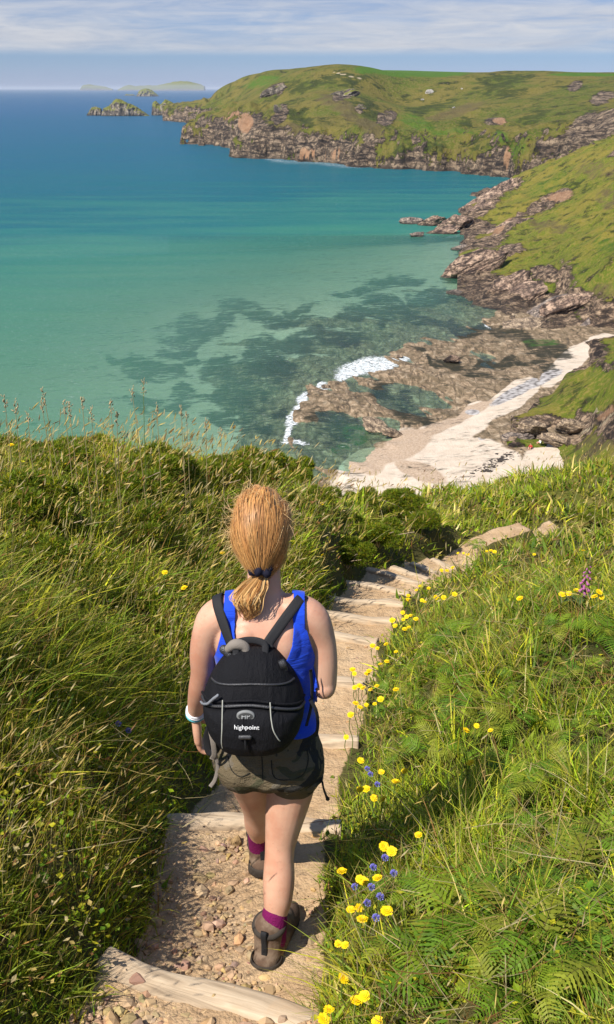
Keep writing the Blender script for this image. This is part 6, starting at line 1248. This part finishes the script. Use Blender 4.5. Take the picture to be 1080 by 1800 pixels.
for i, (px, py, sc_, lb) in enumerate(GORSE):
    q = hit(px, py + 22); a = (q[0], q[1], q[2] + .02); r_ = (0, 0, RNG.uniform(0, 6.28)); sc_ *= RNG.uniform(0.9, 1.15)
    if i < 4: o = gp_[i]; o.location = a; o.rotation_euler = r_; o.scale = (sc_, sc_, sc_ * .9); prop(o, label=lb, category='bush', group='gorse bushes on the bank')
    else: copy_thing(gp_[i % 4], a, r_, sc_, label=lb, category='bush', group='gorse bushes on the bank')

# yellow flowers
M_PETAL = mat_simple('yellow petals', (0.80, 0.56, 0.006), 0.6, 0.2); M_STEM = mat_simple('green stem', (0.11, 0.16, 0.03), 0.7, 0.2); M_BLUE = mat_simple('lilac blue florets', (0.20, 0.19, 0.55), 0.7, 0.2); M_EYEF = mat_simple('orange yellow flower centre', (0.70, 0.36, 0.006), 0.7, 0.2); M_FOX = mat_simple('pink foxglove bells', (0.36, 0.10, 0.26), 0.6, 0.3); M_LEAF = mat_simple('dull green leaf', (0.06, 0.10, 0.03), 0.7, 0.2)
def daisy(seed, petals=20):
    rg = np.random.default_rng(seed); Vs, Fs, off = [], [], 0
    for ring, (n, L, tilt) in enumerate(((petals, 1.0, .10), (petals - 5, .72, .38), (petals - 9, .42, .7))):
        for i in range(n):
            a = 2 * math.pi * (i + rg.uniform(-.25, .25)) / n; d_ = np.array((math.cos(a), math.sin(a), tilt + rg.uniform(-.1, .1))); b = np.array((-math.sin(a), math.cos(a), 0)); L2 = L * rg.uniform(.85, 1.05); w_ = .15
            o_ = np.array((0, 0, .03 * ring)); Vs.append(np.array([o_, o_ + d_ * L2 * .5 + b * w_ * .8, o_ + d_ * L2 + b * w_ - (0, 0, .05), o_ + d_ * L2 - b * w_ - (0, 0, .05), o_ + d_ * L2 * .5 - b * w_ * .8])); Fs += [np.array([[0, 1, 2], [0, 2, 3], [0, 3, 4]]) + off]; off += 5
    return mesh_np(np.vstack(Vs), np.vstack(Fs), smooth=False)
DAISY = [daisy(k) for k in range(3)]
V, F = loft([(0, 0, -.5, .04, .04), (0, 0, -.42, .26, .26), (0, 0, -.1, .30, .30), (0, 0, .05, .26, .26), (0, 0, .06, .01, .01)], 10, 2, 2); CALYX = mesh_np(V, F)
V, F = ell((0, 0, .1), (.26, .26, .14), 12); CENT = mesh_np(V, F)
V, F = tube([(0, 0, -.15), (.012, .006, .35), (-.006, .004, .7), (0, 0, 1.0)], [.0022, .002, .0018, .0018], 6, 3); STEM = mesh_np(V, F)
c1 = lambda l, ox, oy, k=.4815: [(ox + x * k, oy + y * k) for x, y in l]
YEL = c1([(125, 575), (132, 590), (185, 580), (178, 590), (133, 640), (150, 634), (163, 642), (190, 648), (213, 635), (283, 648), (137, 698), (152, 712), (175, 704), (206, 700), (227, 683), (118, 740), (102, 822), (283, 510), (198, 488), (247, 482), (215, 497), (226, 555), (250, 545), (270, 395), (280, 415), (308, 367), (322, 382), (336, 378), (356, 390), (310, 392), (315, 427), (330, 420), (328, 305), (328, 320), (358, 285), (378, 322), (388, 328), (370, 270), (403, 278), (430, 312), (458, 312), (497, 300), (450, 213), (470, 214), (490, 203), (510, 150), (530, 150), (545, 155), (615, 143), (630, 140), (643, 145), (735, 315), (890, 300), (915, 297), (943, 286), (1008, 308), (1025, 292), (1035, 312), (967, 140), (788, 155), (540, 797), (578, 780), (628, 797), (555, 915), (155, 907)], 560, 900) \
    + c1([(230, 118), (315, 115), (283, 153), (152, 182), (174, 180), (203, 213), (237, 217), (365, 348), (240, 390), (268, 407), (85, 480), (150, 508), (165, 516), (215, 505), (118, 620), (148, 615), (160, 656), (250, 625), (72, 745), (97, 750), (93, 870), (38, 985), (140, 952), (168, 936), (20, 1020), (215, 1030)], 560, 1300) + [(290, 1006), (324, 1033), (391, 972), (567, 975), (566, 885), (20, 782)]
def yl(px, py):
    if px < 600 and py < 1100: return 'small yellow flower dotted in the long grass of the left bank', 'yellow flowers on the left bank'
    if px > 880 and py < 1100: return 'yellow flower in the patch beside the foxglove', 'yellow flowers by the foxglove'
    if py < 985: return 'small yellow flower at the bend of the path', 'yellow flowers at the bend'
    if py < 1130: return 'yellow flower edging the clear flight of steps', 'yellow flowers along the clear flight'
    if py < 1320 and px < 720: return 'yellow flower in the dense clump level with the rucksack', 'yellow flowers level with the rucksack'
    if py < 1360 and px >= 720: return 'yellow flower among the bracken away from the path', 'yellow flowers among bracken'
    if py < 1480: return 'yellow flower in the shade beside the woman\'s bare leg', 'yellow flowers beside the leg'
    if py < 1680: return 'yellow flower standing right of the hiker\'s rear boot', 'yellow flowers by the rear boot'
    return 'large yellow flower at the bottom edge right of the nearest timber step', 'yellow flowers at the bottom edge'
for i, (px, py) in enumerate(YEL):
    h_ = RNG.uniform(.16, .24) if py > 1150 else RNG.uniform(.20, .27)
    if px < 600 and py < 1100: h_ = .34
    q, gz_ = surf(px, py, h_); lb, gp = yl(px, py); base_ = np.array((q[0], q[1], q[2] - h_)); r_ = RNG.uniform(.0115, .0185) * (1.0 if py > 1600 else 1.0) * (1.15 if py < 1100 else 1)
    o = empty('yellow_flower', base_, label=lb, category='flower', group=gp); add('stem', STEM, M_STEM, o, scale=(1, 1, h_))
    fh = add('flower_head', DAISY[i % 3], M_PETAL, o, loc=(0, 0, h_), rot=(RNG.uniform(-.1, .65), RNG.normal(-.12, .25), RNG.uniform(0, 6.28) * 0), scale=r_)
    add('calyx', CALYX, M_STEM, fh); add('centre', CENT, M_EYEF, fh)
def blue_head():
    Vs, Fs, off = [], [], 0; rg = np.random.default_rng(5)
    for i in range(90):
        d_ = unit(rg.normal(size=3)); d_[2] = abs(d_[2]); a = unit(np.cross(d_, rg.normal(size=3))); b = np.cross(d_, a); L = rg.uniform(.8, 1.05)
        Vs.append(np.array([d_ * .3, d_ * L + a * .16, d_ * L * 1.02 + b * .16, d_ * L - a * .16])); Fs.append(np.array([[0, 1, 2], [0, 2, 3]]) + off); off += 4
    return mesh_np(np.vstack(Vs), np.vstack(Fs), smooth=False)
BLUEH = blue_head()
for i, (px, py) in enumerate(c1([(133, 540), (193, 540), (200, 468), (243, 433), (178, 598), (210, 652), (225, 575), (275, 490), (178, 108), (190, 128), (215, 165)], 560, 1300) + [(208, 1273), (226, 1285)]):
    h_ = .20; q, _ = surf(px, py, h_); lf = px < 400
    o = empty('scabious', (q[0], q[1], q[2] - h_), label='lilac blue button flower in the long grass left of the wristband' if lf else ('lilac button flower among yellow ones right of the rear boot' if py > 1400 else 'lilac button flower at the path edge right of the shorts'), category='flower', group='lilac flowers in the left grass' if lf else ('lilac flowers by the rear boot' if py > 1400 else 'lilac flowers by the shorts'))
    add('stem', STEM, M_STEM, o, scale=(.8, .8, h_)); add('flower_head', BLUEH, M_BLUE, o, loc=(0, 0, h_), rot=(.2, .1, 0), scale=.0125)
# foxglove
q, _ = surf(1018, 1082, .05); top = U(1036, 998, q[1] - .02); hv = top - q; hgt_ = hv[2]
fx = empty('foxglove', q, label='tall pink foxglove spike standing alone on the right bank', category='flower')
V, F = tube([(0, 0, -.1), (hv[0] * .35, 0, hgt_ * .4), (hv[0], 0, hgt_)], [.006, .005, .002], 8, 4); add('stem', mesh_np(V, F), M_STEM, fx)
V, F = tube([(0, 0, 0), (0, 0, -.35), (0, 0, -.75), (0, 0, -1.0)], [.12, .26, .30, .40], 10, 4); BELL = mesh_np(V, F)
for i in range(22):
    s_ = .45 + .55 * i / 21; an = i * 2.4; add('bell', BELL, M_FOX, fx, loc=(hv[0] * s_ + math.cos(an) * .008, math.sin(an) * .008, hgt_ * s_), rot=(.9 * math.sin(an), -.9 * math.cos(an), 0), scale=(.026 * (1.15 - .75 * (i / 21))))
V, F = loft([(0, 0, 0, .01, .004), (.3, 0, .15, .02, .20), (.7, 0, .1, .02, .24), (1.0, 0, -.05, .005, .01)], 12, 2, 3); LEAFM = mesh_np(*[np.array(v) if k == 0 else v for k, v in enumerate((V, F))])
for i in range(6):
    an = i * 1.1; P = np.array([(0, 0), (.3, .20), (.65, .22), (1, 0), (.65, -.22), (.3, -.20)]); V = np.array([(x * .11, y * .11, .05 * math.sin(x * 2.6) - .02 * abs(y)) for x, y in P] + [(.055, 0, .055)]); F = np.array([[k, (k + 1) % 6, 6] for k in range(6)]); add('leaf', mesh_np(V, F), M_LEAF, fx, loc=(0, 0, .01 + .02 * i), rot=(0, 0, an))
# tall seeding stalks on the skyline of the left bank
M_STALK = mat_simple('dry grass stalk', (0.30, 0.24, 0.11), 0.8, 0.2); M_SEED = mat_simple('ripe grass seed head', (0.42, 0.33, 0.19), 0.85, 0.2)
for i, (px, py, bx_) in enumerate([(252, 672, 250), (232, 685, 252), (8, 698, 15), (26, 704, 30), (76, 690, 100), (72, 704, 90), (144, 697, 150), (112, 708, 122), (122, 714, 130), (194, 704, 200), (205, 725, 203), (276, 712, 278), (318, 712, 322), (328, 728, 330), (160, 720, 165), (48, 724, 52), (362, 738, 360), (388, 752, 392)]):
    Yc = 5.6 + max(0, bx_ - 150) * .006; tp = U(px, py, Yc); bp = U(bx_, 760, Yc); g_ = float(ground(np.array([bp[0]]), np.array([Yc]))[0]); b0 = np.array((bp[0], Yc, g_)); hv = tp - b0
    o = empty('grass_stalk', b0, label=('tallest dark grass stalk standing against the sea on the left skyline' if i == 0 else 'tall seeding grass stalk standing against the sea on the left skyline'), category='grass stalk', group='grass stalks on the left skyline')
    V, F = tube([(0, 0, -.03), hv * .5 + np.array((-hv[0] * .2, 0, 0)), hv], [.0026, .0022, .0014], 6, 4); add('stem', mesh_np(V, F), M_STALK if i else M_STEM, o)
    n = 16; rg = np.random.default_rng(600 + i); s_ = rg.uniform(-.075, .005, n); hd = heads(hv + unit(hv) * s_[:, None] + rg.normal(0, .006, (n, 3)), np.tile(unit(hv + np.array((.3, 0, 0)) * hv[2]), (n, 1)) + rg.normal(0, .35, (n, 3)), rg.uniform(.012, .026, n), rg.uniform(.005, .009, n), np.zeros((n, 3)), rg)
    add('seed_head', mesh_np(hd[0], hd[1]), M_SEED, o)

# ================================================================== PEOPLE ON THE SAND BELOW, AND STRAND LINE WEED
M_RED = mat_simple('red cloth', (0.55, 0.06, 0.05), 0.9); M_WHT = mat_simple('white cloth', (0.75, 0.74, 0.72), 0.9); M_DRK = mat_simple('dark cloth', (0.12, 0.05, 0.04), 0.9); M_DHAIR = mat_simple('dark hair', (0.03, 0.02, 0.015), 0.6)
def sitter(px, py, yaw, shirt, trousers, label):
    zb = float(bed_z(*[np.array([v]) for v in S(px, py, 2.7)[:2]])[0]); zm = float(mid_h(*[np.array([v]) for v in S(px, py, 2.7)[:2]])[0]); z_ = max(zb, zm) if zm < 4 else zb; q = S(px, py, z_)
    o = empty('person', q, (0, 0, yaw), label=label, category='person')
    P = [loft([(0, 0, .02, .16, .12), (0, 0, .12, .18, .13), (0, .0, .35, .14, .10), (0, .03, .52, .19, .11), (0, .03, .58, .08, .07)], 16, 2, 3), tube([(0, .03, .55), (0, .05, .68)], [.055, .05], 10, 3), ell((0, .06, .78), (.075, .09, .11), 14)]
    for sg in (-1, 1):
        P.append(tube([(sg * .1, 0, .1), (sg * .12, .38, .34), (sg * .12, .62, .06)], [.085, .065, .04], 10, 4)); P.append(tube([(sg * .12, .60, .04), (sg * .12, .78, .05)], [.04, .03], 8, 3)); P.append(tube([(sg * .17, .03, .52), (sg * .23, .14, .28), (sg * .14, .36, .33)], [.05, .042, .03], 10, 4))
    P.append(tube([(0, .145, .78), (0, .165, .76)], [.015, .015], 8, 2))
    me = fuse(P, .016, 2); b_ = add('body', me, M_SKIN, o)
    V, N, T = get_vft(me); z = V[:, 2]; s = np.minimum(np.minimum(z - .14, .57 - z), .24 - V[:, 1]); V2, T2 = clip(V + N * .012, T, s); add('shirt', mesh_np(V2, T2), shirt, o)
    s = np.minimum(.2 - np.abs(V[:, 0]), np.minimum(.40 - V[:, 1], .36 - z)); s = np.minimum(s, np.where(V[:, 1] < .1, .17 - z, 1)); V2, T2 = clip(V + N * .010, T, s); add('shorts', mesh_np(V2, T2), trousers, o)
    V, F = loft([(0, .03, .76, .06, .06), (0, .035, .82, .085, .09), (0, .05, .88, .07, .085), (0, .05, .905, .02, .02)], 14, 2, 3); add('hair', mesh_np(V, F), M_DHAIR, o)
sitter(950, 781, 1.9, M_WHT, M_RED, 'tiny sunbather in white and red sitting at the foot of the low beach cliff')
sitter(933, 789, 2.6, M_RED, M_DRK, 'tiny sunbather sitting lower on the open sand')
def wrack():
    V0, F0 = ICO[1]; n = 170; t_ = RNG.uniform(0, 1, n); px = 842 + 62 * t_ + RNG.normal(0, 9, n); py = 832 - 30 * t_ + RNG.normal(0, 4, n); P = np.array([S(a, b, 1.9) for a, b in zip(px, py)]); P[:, 2] = bed_z(P[:, 0], P[:, 1]) + .01
    s = np.exp(RNG.normal(math.log(.11), .5, n)); V = V0[None] * RNG.uniform(.6, 1.4, (n, len(V0), 1)) * s[:, None, None] * np.array((1.5, 1.2, .35)) + P[:, None]
    return mesh_np(V.reshape(-1, 3), (F0[None] + (np.arange(n) * len(V0))[:, None, None]).reshape(-1, 3), smooth=False)
add('seaweed', wrack(), M_SOLE, kind='stuff', label='dark bits of dry seaweed strewn over the pale sand', category='seaweed')

# ================================================================== THE AIR: thin sea haze, so that far things fade
M_HAZE = bpy.data.materials.new('sea haze'); M_HAZE.use_nodes = True; hz_ = NT(M_HAZE.node_tree)
vol = hz_.n('ShaderNodeVolumePrincipled', {'Color': (0.80, 0.88, 1.0, 1), 'Density': 0.000032, 'Anisotropy': 0.0}); ho_ = hz_.n('ShaderNodeOutputMaterial'); M_HAZE.node_tree.links.new(vol.outputs[0], ho_.inputs['Volume'])
hb = bmesh.new(); bmesh.ops.create_cube(hb, size=1.0, matrix=Matrix.Translation((0, 0, 22)) @ Matrix.Diagonal((150000, 150000, 156, 1))); hm = bpy.data.meshes.new('haze'); hb.to_mesh(hm); hb.free()
add('haze', hm, M_HAZE, kind='stuff', label='pale sea haze filling the air', category='haze')
